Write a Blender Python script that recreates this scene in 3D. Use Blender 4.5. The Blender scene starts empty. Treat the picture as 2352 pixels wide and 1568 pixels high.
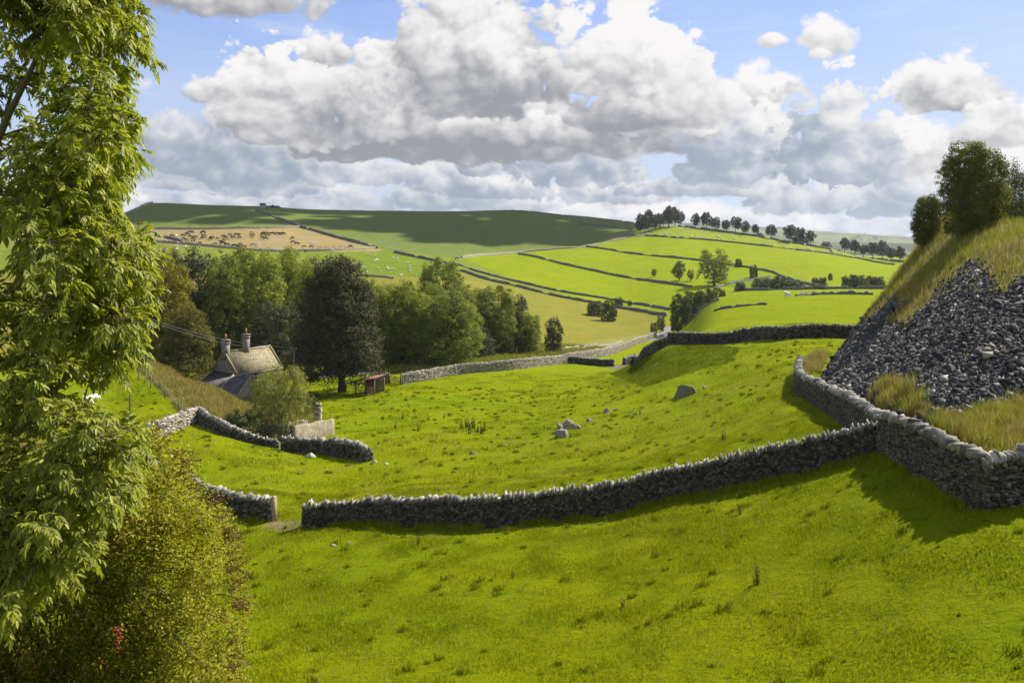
import bpy, math, random
import numpy as np
from mathutils import Vector

SC = bpy.context.scene
COL = SC.collection
RNG = np.random.default_rng(11)
random.seed(5)
R = math.radians

# ------------------------------------------------------------------ camera, exposure, sun, sky
FPX, CX, HY = 1850.0, 1176.0, 555.0        # focal length, centre and eye level of a 2352 x 1568 picture
cam_d = bpy.data.cameras.new("camera")
cam = bpy.data.objects.new("camera", cam_d)
COL.objects.link(cam)
cam.location = (0, 0, 0)
cam.rotation_euler = (R(90), 0, 0)
cam_d.sensor_width = 36.0
cam_d.lens = 36.0 * FPX / 2352
cam_d.shift_y = -(784 - HY) / 2352
cam_d.clip_start = 0.1
cam_d.clip_end = 30000
SC.camera = cam
SC.view_settings.view_transform = 'Standard'
SC.view_settings.look = 'None'
SC.view_settings.gamma = 1.0
SC.view_settings.use_curve_mapping = False
SC.view_settings.exposure = 1.0
SC.cycles.max_bounces = 6
SC.cycles.diffuse_bounces = 3
SC.cycles.transmission_bounces = 3
SC.cycles.transparent_max_bounces = 4
SC.cycles.volume_bounces = 0
SC.cycles.sample_clamp_indirect = 4.0

SUN_AZ, SUN_EL = 36.0, 44.0                # from +X towards +Y
SUN_DIR = Vector((math.cos(R(SUN_EL)) * math.cos(R(SUN_AZ)), math.cos(R(SUN_EL)) * math.sin(R(SUN_AZ)), math.sin(R(SUN_EL))))
sun_d = bpy.data.lights.new("sun", 'SUN')
sun_d.energy = 4.6
sun_d.angle = R(0.55)
sun_d.color = (1.0, 0.93, 0.82)
sun = bpy.data.objects.new("sun", sun_d)
COL.objects.link(sun)
sun.rotation_euler = SUN_DIR.to_track_quat('Z', 'Y').to_euler()
sun.location = SUN_DIR * 200


class NT:
    """short hand for building shader nodes"""
    def __init__(self, tree):
        self.t = tree
        self.n = tree.nodes
        self.l = tree.links

    def new(self, typ, **kw):
        nd = self.n.new(typ)
        for k, v in kw.items():
            setattr(nd, k, v)
        return nd

    def put(self, sock, v):
        if v is None:
            return
        if hasattr(v, 'is_output'):
            self.l.new(v, sock)
        else:
            sock.default_value = v

    def m(self, op, a, b=None, c=None, clamp=False):
        nd = self.new('ShaderNodeMath', operation=op, use_clamp=clamp)
        self.put(nd.inputs[0], a); self.put(nd.inputs[1], b); self.put(nd.inputs[2], c)
        return nd.outputs[0]

    def v(self, op, a, b=None, c=None):
        nd = self.new('ShaderNodeVectorMath', operation=op)
        self.put(nd.inputs[0], a); self.put(nd.inputs[1], b)
        if c is not None:
            self.put(nd.inputs[2], c)
        return nd.outputs[1] if op in ('LENGTH', 'DOT_PRODUCT', 'DISTANCE') else nd.outputs[0]

    def rng(self, x, a, b, lo=0.0, hi=1.0, smooth=True):
        nd = self.new('ShaderNodeMapRange', interpolation_type='SMOOTHSTEP' if smooth else 'LINEAR')
        self.put(nd.inputs[0], x); self.put(nd.inputs[1], a); self.put(nd.inputs[2], b)
        self.put(nd.inputs[3], lo); self.put(nd.inputs[4], hi)
        return nd.outputs[0]

    def mix(self, f, a, b, mode='MIX'):
        nd = self.new('ShaderNodeMix', data_type='RGBA', blend_type=mode)
        self.put(nd.inputs[0], f)
        for s, x in ((6, a), (7, b)):
            self.put(nd.inputs[s], (*x, 1.0) if isinstance(x, tuple) and len(x) == 3 else x)
        return nd.outputs[2]

    def noise(self, vec, scale, detail=4, rough=0.55, dist=0.0):
        nd = self.new('ShaderNodeTexNoise')
        if vec is not None:
            self.put(nd.inputs['Vector'], vec)
        nd.inputs['Scale'].default_value = scale
        nd.inputs['Detail'].default_value = detail
        nd.inputs['Roughness'].default_value = rough
        nd.inputs['Distortion'].default_value = dist
        return nd.outputs[0]

    def voro(self, vec, scale, detail=0, rough=0.5, feature='F1', out=0, rand=1.0):
        nd = self.new('ShaderNodeTexVoronoi', feature=feature)
        if vec is not None:
            self.put(nd.inputs['Vector'], vec)
        nd.inputs['Scale'].default_value = scale
        nd.inputs['Detail'].default_value = detail
        nd.inputs['Roughness'].default_value = rough
        nd.inputs['Randomness'].default_value = rand
        return nd.outputs[out]

    def ramp(self, f, stops):
        nd = self.new('ShaderNodeValToRGB')
        e = nd.color_ramp.elements
        while len(e) < len(stops):
            e.new(0.5)
        for i, (p, c) in enumerate(stops):
            e[i].position = p
            e[i].color = (*c, 1.0)
        self.put(nd.inputs[0], f)
        return nd.outputs[0]


# ---- the sky: Nishita air with procedural cumulus, all in world directions
BG = 0.10
world = bpy.data.worlds.new("World")
SC.world = world
world.use_nodes = True
world.cycles.sampling_method = 'MANUAL'
world.cycles.sample_map_resolution = 512
W = NT(world.node_tree)
W.n.clear()
sky = W.new('ShaderNodeTexSky', sky_type='NISHITA', sun_disc=False)
sky.sun_elevation = R(SUN_EL)
sky.sun_rotation = R(90 - SUN_AZ)
sky.altitude = 250
sky.air_density = 1.0
sky.dust_density = 0.6
sky.ozone_density = 2.0
tc = W.new('ShaderNodeTexCoord')
dirv = W.v('NORMALIZE', tc.outputs['Generated'])
sp = W.new('ShaderNodeSeparateXYZ')
W.put(sp.inputs[0], dirv)
lon = W.m('ARCTAN2', sp.outputs[0], sp.outputs[1])
lat = W.m('ARCSINE', sp.outputs[2])


def ll(px, py):
    lo = math.atan((px - CX) / FPX)
    return lo, math.atan((HY - py) / FPX * math.cos(lo))


# billows: noise that is finer low in the sky, where the clouds are far away
flat = W.v('MULTIPLY', dirv, (1.0, 1.0, 1.25))
warp = W.new('ShaderNodeTexNoise')
W.put(warp.inputs['Vector'], flat)
warp.inputs['Scale'].default_value = 9.0
warp.inputs['Detail'].default_value = 3.0
wv = W.v('MULTIPLY_ADD', warp.outputs[1], (0.05, 0.05, 0.05), flat)
offs = (0.010, 0.004, 0.013)


def billow(p, k=1.0, d=9):
    a = W.noise(p, 9.0 * k, d, 0.60)
    b = W.voro(p, 14.0 * k, 3.0, 0.55)
    c = W.m('SUBTRACT', 1.0, W.m('MULTIPLY', b, 1.15))
    return W.m('MULTIPLY_ADD', W.m('MULTIPLY_ADD', a, 0.62, W.m('MULTIPLY', c, 0.42)), 1.3, 0.19)


n1 = billow(wv)
n2 = billow(W.v('ADD', wv, offs))
nsm = billow(wv, 2.7, 7)
nmix = W.m('MULTIPLY_ADD', nsm, 0.32, W.m('MULTIPLY_ADD', n1, 1.0, -0.16))
relief = W.m('SUBTRACT', n1, n2)                     # > 0 where the billow faces the light
nbig = W.noise(flat, 4.5, 3, 0.5)
nfine = W.noise(wv, 30.0, 7, 0.62)
skyc = W.mix(0.45, W.mix(1.0, sky.outputs[0], (0.80, 0.76, 0.92), 'MULTIPLY'), (1.35, 2.1, 4.1))
skyc = W.mix(W.rng(lat, R(19), R(3), 0.0, 0.85), skyc, (3.0, 3.5, 4.3))
# thin veils of high cloud
veil = W.noise(W.v('MULTIPLY', dirv, (3.0, 3.0, 22.0)), 2.0, 7, 0.65, 0.6)
col = W.mix(W.rng(veil, 0.42, 0.85, 0.0, 0.55), skyc, (3.6, 3.9, 4.6))
WHITE, GREY, BLUE = (4.75, 4.66, 4.62), (1.62, 1.68, 1.84), (1.70, 1.98, 2.50)

#   px, base py, half width, top py, lightness bias, edge softness, flatness of the base, shade colour
CLOUDS = [
    # the far deck over the hills
    (420, 470, 260, 415, .05, .35, 3, BLUE), (760, 478, 240, 420, .18, .35, 3, BLUE), (1010, 474, 260, 400, .12, .35, 3, BLUE),
    (1290, 480, 260, 425, .22, .35, 3, BLUE), (1520, 520, 330, 455, .22, .40, 3, BLUE), (1950, 530, 330, 470, .16, .40, 3, BLUE),
    (2300, 560, 330, 480, .20, .40, 3, BLUE), (60, 480, 300, 400, .15, .35, 3, BLUE),
    (640, 440, 150, 380, .10, .22, 4, BLUE), (860, 410, 160, 340, .22, .22, 4, BLUE), (1010, 425, 110, 345, .16, .22, 4, BLUE),
    (1190, 445, 180, 395, .05, .25, 4, BLUE), (1420, 455, 180, 385, .10, .22, 4, BLUE), (1600, 440, 170, 385, .0, .22, 4, BLUE),
    (1760, 440, 150, 380, .12, .22, 4, BLUE), (1890, 470, 190, 375, .16, .22, 4, BLUE), (2070, 480, 170, 400, .10, .22, 4, BLUE),
    (2230, 440, 210, 315, .20, .25, 4, BLUE), (1110, 390, 62, 318, .0, .16, 4, BLUE),
    (1660, 240, 170, 150, .34, .6, 3, GREY), (1790, 205, 70, 165, .40, .6, 3, GREY), (1755, 232, 45, 180, .2, .3, 3, GREY),
    # the left bank
    (410, 420, 115, 352, .22, .16, 3, BLUE), (400, 325, 160, 285, .0, .3, 3, BLUE), (560, 395, 230, 228, -.06, .16, 4, BLUE),
    (690, 365, 110, 262, .10, .18, 3, BLUE), (500, 225, 78, 158, .30, .22, 3, GREY),
    # right of centre
    (1350, 395, 190, 255, .02, .16, 4, BLUE), (1540, 335, 180, 215, .12, .2, 3, GREY), (1680, 382, 205, 222, -.02, .13, 4, BLUE),
    (2075, 368, 130, 262, .26, .4, 3, GREY), (1925, 386, 150, 183, -.06, .09, 5, BLUE),
    (2190, 238, 115, 130, .10, .18, 5, GREY), (2110, 190, 50, 130, .35, .45, 3, GREY), (2300, 310, 100, 218, .22, .22, 3, GREY),
    (1900, 100, 64, 30, .42, .30, 2, GREY), (1775, 96, 34, 70, .45, .5, 2, GREY), (1880, 125, 30, 100, .4, .6, 2, GREY),
    # the great central cloud, back to front
    (745, 130, 75, 68, .25, .35, 2, GREY), (520, 0, 240, -120, .0, .5, 3, GREY),
    (1000, 345, 340, 190, -.36, .13, 5, GREY), (880, 345, 210, 250, -.48, .13, 6, GREY),
    (1250, 325, 330, 150, -.22, .14, 4, GREY),
    (620, 250, 115, 90, .20, .10, 3, GREY), (700, 300, 170, 140, .00, .11, 4, GREY), (850, 285, 130, 125, -.02, .12, 4, GREY),
    (910, 250, 130, 20, .14, .09, 3, GREY), (1120, 215, 250, -70, .02, .10, 4, GREY), (1030, 120, 160, -120, .2, .1, 3, GREY),
    (1470, 260, 180, 15, .26, .08, 4, GREY), (1380, 190, 190, 20, .30, .10, 3, GREY), (1560, 230, 90, 75, .34, .1, 3, GREY),
    (1190, 262, 200, 120, -.30, .16, 5, GREY), (1370, 290, 230, 200, -.14, .18, 5, GREY),
    (1180, 328, 250, 268, -.22, .16, 5, GREY),
]
for px, by, hw, ty, lb, soft, kb, shade in CLOUDS:
    lo, la = ll(px, by)
    la2 = ll(px, ty)[1]
    rx, rh = hw / FPX * math.cos(lo), la2 - la
    du = W.m('MULTIPLY_ADD', lon, 1 / rx, -lo / rx)
    dv = W.m('MULTIPLY_ADD', lat, 1 / rh, -la / rh)
    dn = W.m('MAXIMUM', dv, W.m('MULTIPLY', dv, -kb * 1.0))
    cb = W.new('ShaderNodeCombineXYZ')
    W.put(cb.inputs[0], du); W.put(cb.inputs[1], dn)
    rr = W.v('LENGTH', cb.outputs[0])
    amp = 1.35 if hw >= 125 else 0.85
    nn = nsm if hw < 125 or (shade is BLUE and hw < 200) else nmix
    f = W.m('SUBTRACT', W.m('MULTIPLY_ADD', nn, amp, 1.07 - amp * 0.5), rr)
    al = W.rng(f, -0.03, min(soft * 1.5, 0.34))
    s = W.m('MULTIPLY_ADD', dv, 0.62, lb + (0.18 if shade is GREY else 0.08))
    s = W.m('MULTIPLY_ADD', relief, 0.85, s)
    s = W.m('MULTIPLY_ADD', nmix, 0.50, W.m('ADD', s, -0.26))
    s = W.m('MULTIPLY_ADD', du, 0.24 if shade is BLUE else 0.08, s)
    c = W.mix(W.rng(s, -0.28, 0.92), shade, WHITE)
    col = W.mix(al, col, c)
# the same broken cloud over the rest of the sky, outside the view
over = W.m('MAXIMUM', W.rng(lat, R(19), R(26)), W.rng(W.m('ABSOLUTE', lon), R(38), R(46)))
over = W.m('MULTIPLY', over, W.rng(nbig, 0.44, 0.56))
col = W.mix(over, col, W.mix(W.rng(nfine, 0.35, 0.7), (2.0, 2.0, 2.05), (3.6, 3.5, 3.4)))
bg = W.new('ShaderNodeBackground')
W.put(bg.inputs[0], col)
bg.inputs[1].default_value = BG
W.l.new(bg.outputs[0], W.new('ShaderNodeOutputWorld').inputs[0])


# ------------------------------------------------------------------ helpers
def mat(name):
    m_ = bpy.data.materials.new(name)
    m_.use_nodes = True
    nt = NT(m_.node_tree)
    nt.n.clear()
    return m_, nt


def finish(nt, shader, disp=None):
    out = nt.new('ShaderNodeOutputMaterial')
    nt.l.new(shader, out.inputs[0])


def bsdf(nt, color, rough=0.8, spec=0.3, bump=None, bstr=0.5, bdist=0.05, metal=0.0):
    p = nt.new('ShaderNodeBsdfPrincipled')
    nt.put(p.inputs['Base Color'], (*color, 1.0) if isinstance(color, tuple) and len(color) == 3 else color)
    nt.put(p.inputs['Roughness'], rough)
    nt.put(p.inputs['Specular IOR Level'], spec)
    nt.put(p.inputs['Metallic'], metal)
    if bump is not None:
        b = nt.new('ShaderNodeBump')
        b.inputs['Strength'].default_value = bstr
        b.inputs['Distance'].default_value = bdist
        nt.put(b.inputs['Height'], bump)
        nt.l.new(b.outputs[0], p.inputs['Normal'])
    return p.outputs[0]


def mesh_np(name, verts, faces, material=None, smooth=False):
    """faces: list of (n,k) int arrays"""
    me = bpy.data.meshes.new(name)
    verts = np.asarray(verts, dtype=np.float32)
    if not isinstance(faces, (list, tuple)):
        faces = [faces]
    faces = [np.asarray(f, dtype=np.int32) for f in faces if len(f)]
    loops = np.concatenate([f.ravel() for f in faces])
    tot = np.concatenate([np.full(len(f), f.shape[1], dtype=np.int32) for f in faces])
    start = np.concatenate([[0], np.cumsum(tot)[:-1]]).astype(np.int32)
    me.vertices.add(len(verts))
    me.vertices.foreach_set('co', verts.ravel())
    me.loops.add(len(loops))
    me.loops.foreach_set('vertex_index', loops)
    me.polygons.add(len(tot))
    me.polygons.foreach_set('loop_start', start)
    me.polygons.foreach_set('loop_total', tot)
    if smooth:
        me.polygons.foreach_set('use_smooth', np.ones(len(tot), dtype=bool))
    me.update(calc_edges=True)
    me.validate()
    if material:
        me.materials.append(material)
    return me


def tag(o, label=None, cat=None, group=None, kind=None):
    if label:
        o['label'] = label
        o['kind'] = 'thing'
    if cat: o['category'] = cat
    if group: o['group'] = group
    if kind: o['kind'] = kind
    return o


def obj(name, me, parent=None, loc=None):
    o = bpy.data.objects.new(name, me)
    COL.objects.link(o)
    if parent is not None:
        o.parent = parent
    if loc is not None:
        o.location = loc
    return o


def empty(name, loc, rz=0.0, label=None, cat=None, group=None):
    o = bpy.data.objects.new(name, None)
    o.empty_display_size = 0.3
    COL.objects.link(o)
    o.location = loc
    o.rotation_euler = (0, 0, rz)
    return tag(o, label, cat, group)


def hash2(ix, iy, seed):
    h = (ix.astype(np.int64) * 374761393 + iy.astype(np.int64) * 668265263 + seed * 1442695041) & 0x7fffffff
    h = ((h ^ (h >> 13)) * 1274126177) & 0x7fffffff
    return ((h ^ (h >> 16)) & 0xffff) / 65535.0


def vn(x, y, seed=0):
    x = np.asarray(x, float); y = np.asarray(y, float)
    ix, iy = np.floor(x), np.floor(y)
    fx, fy = x - ix, y - iy
    fx = fx * fx * (3 - 2 * fx); fy = fy * fy * (3 - 2 * fy)
    a, b = hash2(ix, iy, seed), hash2(ix + 1, iy, seed)
    c, d = hash2(ix, iy + 1, seed), hash2(ix + 1, iy + 1, seed)
    return (a + (b - a) * fx) * (1 - fy) + (c + (d - c) * fx) * fy - 0.5


def fbm(x, y, seed=0, oct=4):
    s, a = 0, 1.0
    for i in range(oct):
        s = s + a * vn(np.asarray(x) * 2 ** i, np.asarray(y) * 2 ** i, seed + i * 17)
        a *= 0.5
    return s


def inside(px, py, poly):
    poly = np.asarray(poly, float)
    r = np.zeros(np.shape(px), bool)
    n = len(poly)
    for i in range(n):
        x0, y0 = poly[i]; x1, y1 = poly[(i + 1) % n]
        if y0 == y1:
            continue
        c = ((y0 > py) != (y1 > py)) & (px < (x1 - x0) * (py - y0) / (y1 - y0) + x0)
        r ^= c
    return r


def tube(pts, radii, sides=6, v0=0):
    """verts, quads of a tapered tube"""
    pts = np.asarray(pts, float); n = len(pts)
    tg = np.gradient(pts, axis=0)
    tg /= np.linalg.norm(tg, axis=1)[:, None] + 1e-9
    ref = np.where(np.abs(tg[:, 2:3]) > 0.9, np.array([[1.0, 0, 0]]), np.array([[0, 0, 1.0]]))
    a = np.cross(tg, ref); a /= np.linalg.norm(a, axis=1)[:, None] + 1e-9
    b = np.cross(tg, a)
    th = np.arange(sides) / sides * 2 * np.pi
    ring = a[:, None, :] * np.cos(th)[None, :, None] + b[:, None, :] * np.sin(th)[None, :, None]
    v = (pts[:, None, :] + ring * np.asarray(radii, float)[:, None, None]).reshape(-1, 3)
    i = np.arange(n - 1)[:, None] * sides + np.arange(sides)[None, :]
    j = np.arange(n - 1)[:, None] * sides + (np.arange(sides)[None, :] + 1) % sides
    q = np.stack([i, j, j + sides, i + sides], -1).reshape(-1, 4) + v0
    return v, q


class MB:
    """collects shapes into one mesh"""
    def __init__(self):
        self.v = []; self.f = {}; self.n = 0

    def add(self, v, *faces):
        v = np.asarray(v, float).reshape(-1, 3)
        for f in faces:
            f = np.asarray(f, int)
            self.f.setdefault(f.shape[1], []).append(f + self.n)
        self.v.append(v); self.n += len(v)

    def tube(self, pts, radii, sides=6):
        v, q = tube(pts, radii, sides)
        n = len(v)
        cap = [list(range(sides))[::-1]], [list(range(n - sides, n))]
        self.add(v, q, np.array(cap[0]), np.array(cap[1]))

    def box(self, c, size, rz=0.0, ax=None, taper=1.0):
        """box centred at c; size = full lengths; taper scales the top"""
        x, y, z = [s / 2 for s in size]
        b = np.array([[-x, -y, -z], [x, -y, -z], [x, y, -z], [-x, y, -z], [-x * taper, -y * taper, z], [x * taper, -y * taper, z], [x * taper, y * taper, z], [-x * taper, y * taper, z]])
        cs, sn = math.cos(rz), math.sin(rz)
        rot = np.array([[cs, -sn, 0], [sn, cs, 0], [0, 0, 1]])
        b = b @ rot.T + np.asarray(c, float)
        self.add(b, [[3, 2, 1, 0], [4, 5, 6, 7], [0, 1, 5, 4], [1, 2, 6, 5], [2, 3, 7, 6], [3, 0, 4, 7]])

    def bar(self, a, b, r, sides=5):
        self.tube([a, b], [r, r], sides)

    def mesh(self, name, material=None, smooth=False):
        return mesh_np(name, np.concatenate(self.v), [np.concatenate(x) for x in self.f.values()], material, smooth)

    def build(self, name, material, parent=None, smooth=False, loc=None):
        return obj(name, self.mesh(name, material, smooth), parent, loc)

# ------------------------------------------------------------------ the lie of the land
# height profiles: for lines of sight across the valley, (distance, where the ground is seen), heights follow from the eye level
PROFILES = {
    -700: [(13, 1560), (40, 1150), (90, 860), (130, 760), (200, 700), (300, 640), (450, 545), (650, 470), (900, 500), (2500, 545), (4500, 535), (6000, 540)],
    0: [(13, 1560), (25, 1400), (40, 1180), (90, 900), (130, 828), (200, 745), (300, 690), (450, 560), (650, 478), (900, 500), (2500, 545), (4500, 535), (6000, 540)],
    250: [(13, 1590), (25, 1470), (45, 1215), (75, 975), (95, 880), (118, 842), (140, 825), (200, 745), (300, 660), (400, 572), (480, 535), (640, 500), (800, 510), (2500, 545), (4500, 535), (6000, 540)],
    350: [(13, 1600), (25, 1490), (45, 1220), (75, 965), (90, 885), (105, 838), (118, 856), (150, 805), (260, 705), (330, 630), (400, 575), (480, 533), (640, 468), (800, 485), (2500, 545), (4500, 535), (6000, 540)],
    480: [(13, 1620), (24, 1520), (45, 1212), (60, 1045), (76, 960), (92, 893), (100, 915), (112, 902), (150, 823), (260, 712), (330, 638), (400, 580), (480, 533), (640, 471), (800, 485), (2500, 545), (4500, 535), (6000, 540)],
    600: [(13, 1640), (22, 1570), (44, 1205), (60, 1060), (80, 985), (92, 952), (112, 905), (150, 830), (250, 722), (330, 650), (400, 590), (480, 535), (650, 474), (800, 488), (2500, 545), (4500, 535), (6000, 540)],
    700: [(13, 1640), (22, 1568), (43, 1212), (66, 1050), (80, 985), (112, 905), (140, 848), (250, 722), (330, 655), (400, 595), (480, 545), (650, 480), (800, 492), (2500, 545), (4500, 535), (6000, 540)],
    1000: [(13, 1640), (22, 1568), (40.5, 1208), (60, 1060), (90, 945), (118, 870), (130, 850), (200, 765), (260, 705), (330, 645), (400, 602), (480, 570), (680, 486), (850, 500), (2500, 545), (4500, 533), (6000, 540)],
    1176: [(13, 1640), (22, 1568), (39, 1203), (60, 1050), (100, 915), (128, 850), (145, 828), (180, 800), (230, 745), (300, 690), (370, 640), (430, 600), (500, 578), (700, 483), (900, 500), (2500, 545), (4500, 530), (6000, 540)],
    1300: [(13, 1640), (21.5, 1568), (38.6, 1190), (60, 1030), (100, 905), (143, 833), (160, 812), (200, 785), (260, 735), (320, 690), (400, 630), (460, 590), (540, 560), (720, 494), (900, 510), (2500, 545), (4500, 525), (6000, 540)],
    1430: [(13, 1640), (21, 1568), (38.2, 1172), (60, 1010), (90, 903), (118, 858), (135, 844), (150, 834), (190, 792), (250, 757), (310, 710), (400, 640), (470, 590), (560, 545), (720, 508), (900, 520), (2500, 548), (4500, 520), (6000, 540)],
    1540: [(13, 1640), (20.5, 1568), (37.3, 1146), (60, 985), (80, 905), (97, 830), (106, 792), (116, 772), (128, 800), (150, 815), (220, 765), (260, 738), (310, 695), (350, 665), (420, 620), (500, 572), (600, 525), (680, 519), (900, 545), (1500, 565), (2500, 562), (4500, 512), (6000, 530)],
    1650: [(13, 1640), (20, 1568), (36.5, 1125), (60, 962), (82, 870), (97, 805), (106, 787), (120, 762), (140, 738), (170, 705), (195, 684), (215, 690), (240, 720), (300, 680), (350, 657), (420, 620), (500, 580), (640, 528), (720, 530), (900, 555), (1500, 572), (2500, 562), (4500, 515), (6000, 530)],
    1850: [(13, 1640), (20, 1568), (35.3, 1087), (45, 985), (56, 912), (75, 838), (95, 776), (130, 735), (170, 690), (200, 672), (225, 675), (300, 664), (380, 640), (450, 605), (560, 573), (610, 559), (720, 566), (900, 575), (1500, 575), (2500, 566), (3500, 545), (4500, 528), (6000, 540)],
    2030: [(13, 1640), (19, 1568), (34, 1043), (45, 950), (56, 905), (75, 838), (95, 777), (130, 735), (170, 690), (200, 672), (225, 675), (300, 664), (380, 645), (450, 628), (560, 607), (620, 598), (720, 602), (900, 600), (1500, 580), (2500, 568), (3500, 556), (4500, 540), (6000, 550)],
    2352: [(13, 1640), (18, 1568), (25.5, 1168), (35, 960), (45, 900), (56, 870), (75, 820), (95, 777), (130, 735), (170, 690), (200, 675), (300, 664), (450, 635), (620, 610), (900, 605), (1500, 590), (2500, 572), (4500, 556), (6000, 556)],
    3100: [(13, 1640), (18, 1500), (30, 1050), (45, 880), (75, 800), (95, 777), (130, 735), (170, 690), (300, 664), (620, 620), (900, 605), (1500, 590), (2500, 572), (4500, 556), (6000, 556)],
}


def pchip(xk, yk, xq):
    xk = np.asarray(xk, float); yk = np.asarray(yk, float)
    h = np.diff(xk)
    hh = h[:, None] if yk.ndim > 1 else h
    d = np.diff(yk, axis=0) / hh
    m = np.zeros_like(yk)
    w1 = 2 * hh[1:] + hh[:-1]; w2 = hh[1:] + 2 * hh[:-1]
    ok = d[:-1] * d[1:] > 0
    with np.errstate(divide='ignore', invalid='ignore'):
        mm = (w1 + w2) / (w1 / d[:-1] + w2 / d[1:])
    m[1:-1] = np.where(ok, mm, 0)
    m[0] = d[0]; m[-1] = d[-1]
    i = np.clip(np.searchsorted(xk, xq) - 1, 0, len(h) - 1)
    t = (xq - xk[i]) / h[i]
    hi = h[i]
    if yk.ndim > 1:
        t = t[:, None]; hi = hi[:, None]
    return (yk[i] * (1 + 2 * t) * (1 - t) ** 2 + hi * m[i] * t * (1 - t) ** 2 + yk[i + 1] * t * t * (3 - 2 * t) + hi * m[i + 1] * t * t * (t - 1))


LK = np.linspace(math.log(1.0), math.log(6200.0), 560)
PK = np.linspace(-700, 3100, 420)
_cols = []
for _p, _prof in PROFILES.items():
    _d = [1.0, 2.5] + [d for d, _ in _prof] + [6300.0]
    _z = [-1.75, -1.75] + [(HY - y) / FPX * d for d, y in _prof]
    _z.append(_z[-1])
    _cols.append(pchip(np.log(_d), _z, LK))
TAB = pchip(np.array(list(PROFILES), float), np.array(_cols), PK)      # (px, logY)


def _soften(t, sig):
    k = np.arange(-int(3 * sig), int(3 * sig) + 1)
    w = np.exp(-0.5 * (k / sig) ** 2); w /= w.sum()
    p = np.pad(t, ((len(k) // 2,) * 2, (0, 0)), mode='edge')
    return sum(w[i] * p[i:i + len(t)] for i in range(len(k)))


_near = np.clip((math.log(75.0) - LK) / 0.5, 0, 1)[None, :]
TAB = _soften(TAB, 8.0) * _near + _soften(TAB, 1.3) * (1 - _near)


def H(x, y):
    x = np.asarray(x, float); y = np.asarray(y, float)
    r = np.hypot(x, y)
    phi = np.arctan2(x, y)
    pc = np.clip(phi, -0.785, 0.805)
    px = CX + FPX * np.tan(pc)
    yy = np.clip(r * np.cos(pc), 1.01, 6150)
    fi = np.clip((px - PK[0]) / (PK[1] - PK[0]), 0, len(PK) - 1.001)
    fj = np.clip((np.log(yy) - LK[0]) / (LK[1] - LK[0]), 0, len(LK) - 1.001)
    i = fi.astype(int); j = fj.astype(int)
    a = fi - i; b = fj - j
    z = (TAB[i, j] * (1 - a) + TAB[i + 1, j] * a) * (1 - b) + (TAB[i, j + 1] * (1 - a) + TAB[i + 1, j + 1] * a) * b
    w = np.clip((yy - 14) / 8, 0, 1)
    z = z + w * (fbm(x / 7.0, y / 7.0, 3, 3) * 0.22 + fbm(x / 2.2, y / 2.2, 9, 2) * 0.07 + fbm(x / 0.75, y / 0.75, 14, 2) * 0.045)
    z = z + np.clip((yy - 150) / 300, 0, 1) * fbm(x / 60.0, y / 60.0, 5, 3) * 0.9
    z = z + np.clip((yy - 1200) / 1500, 0, 1) * fbm(x / 520.0, y / 520.0, 8, 4) * 46
    return z


YS = np.exp(np.linspace(math.log(12.0), math.log(1500.0), 1800))


def at(px, py, ymin=12.0, ymax=1500.0):
    """first ground point seen along a line of sight; if it passes over the land, the skyline there"""
    ys = YS[(YS >= ymin) & (YS <= ymax)]
    u = (px - CX) / FPX; v = (HY - py) / FPX
    h = H(u * ys, ys)
    hit = np.nonzero(h >= v * ys)[0]
    if len(hit):
        k = hit[0]
        if k > 0:
            d0 = v * ys[k - 1] - h[k - 1]; d1 = h[k] - v * ys[k]
            t = d0 / (d0 + d1 + 1e-9)
            y = ys[k - 1] + (ys[k] - ys[k - 1]) * t
        else:
            y = ys[0]
    else:
        y = ys[np.argmax(h / ys)]
    return Vector((u * y, y, float(H(u * y, y))))


def on(px, y):
    x = (px - CX) / FPX * y
    return Vector((x, y, float(H(x, y))))


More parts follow.
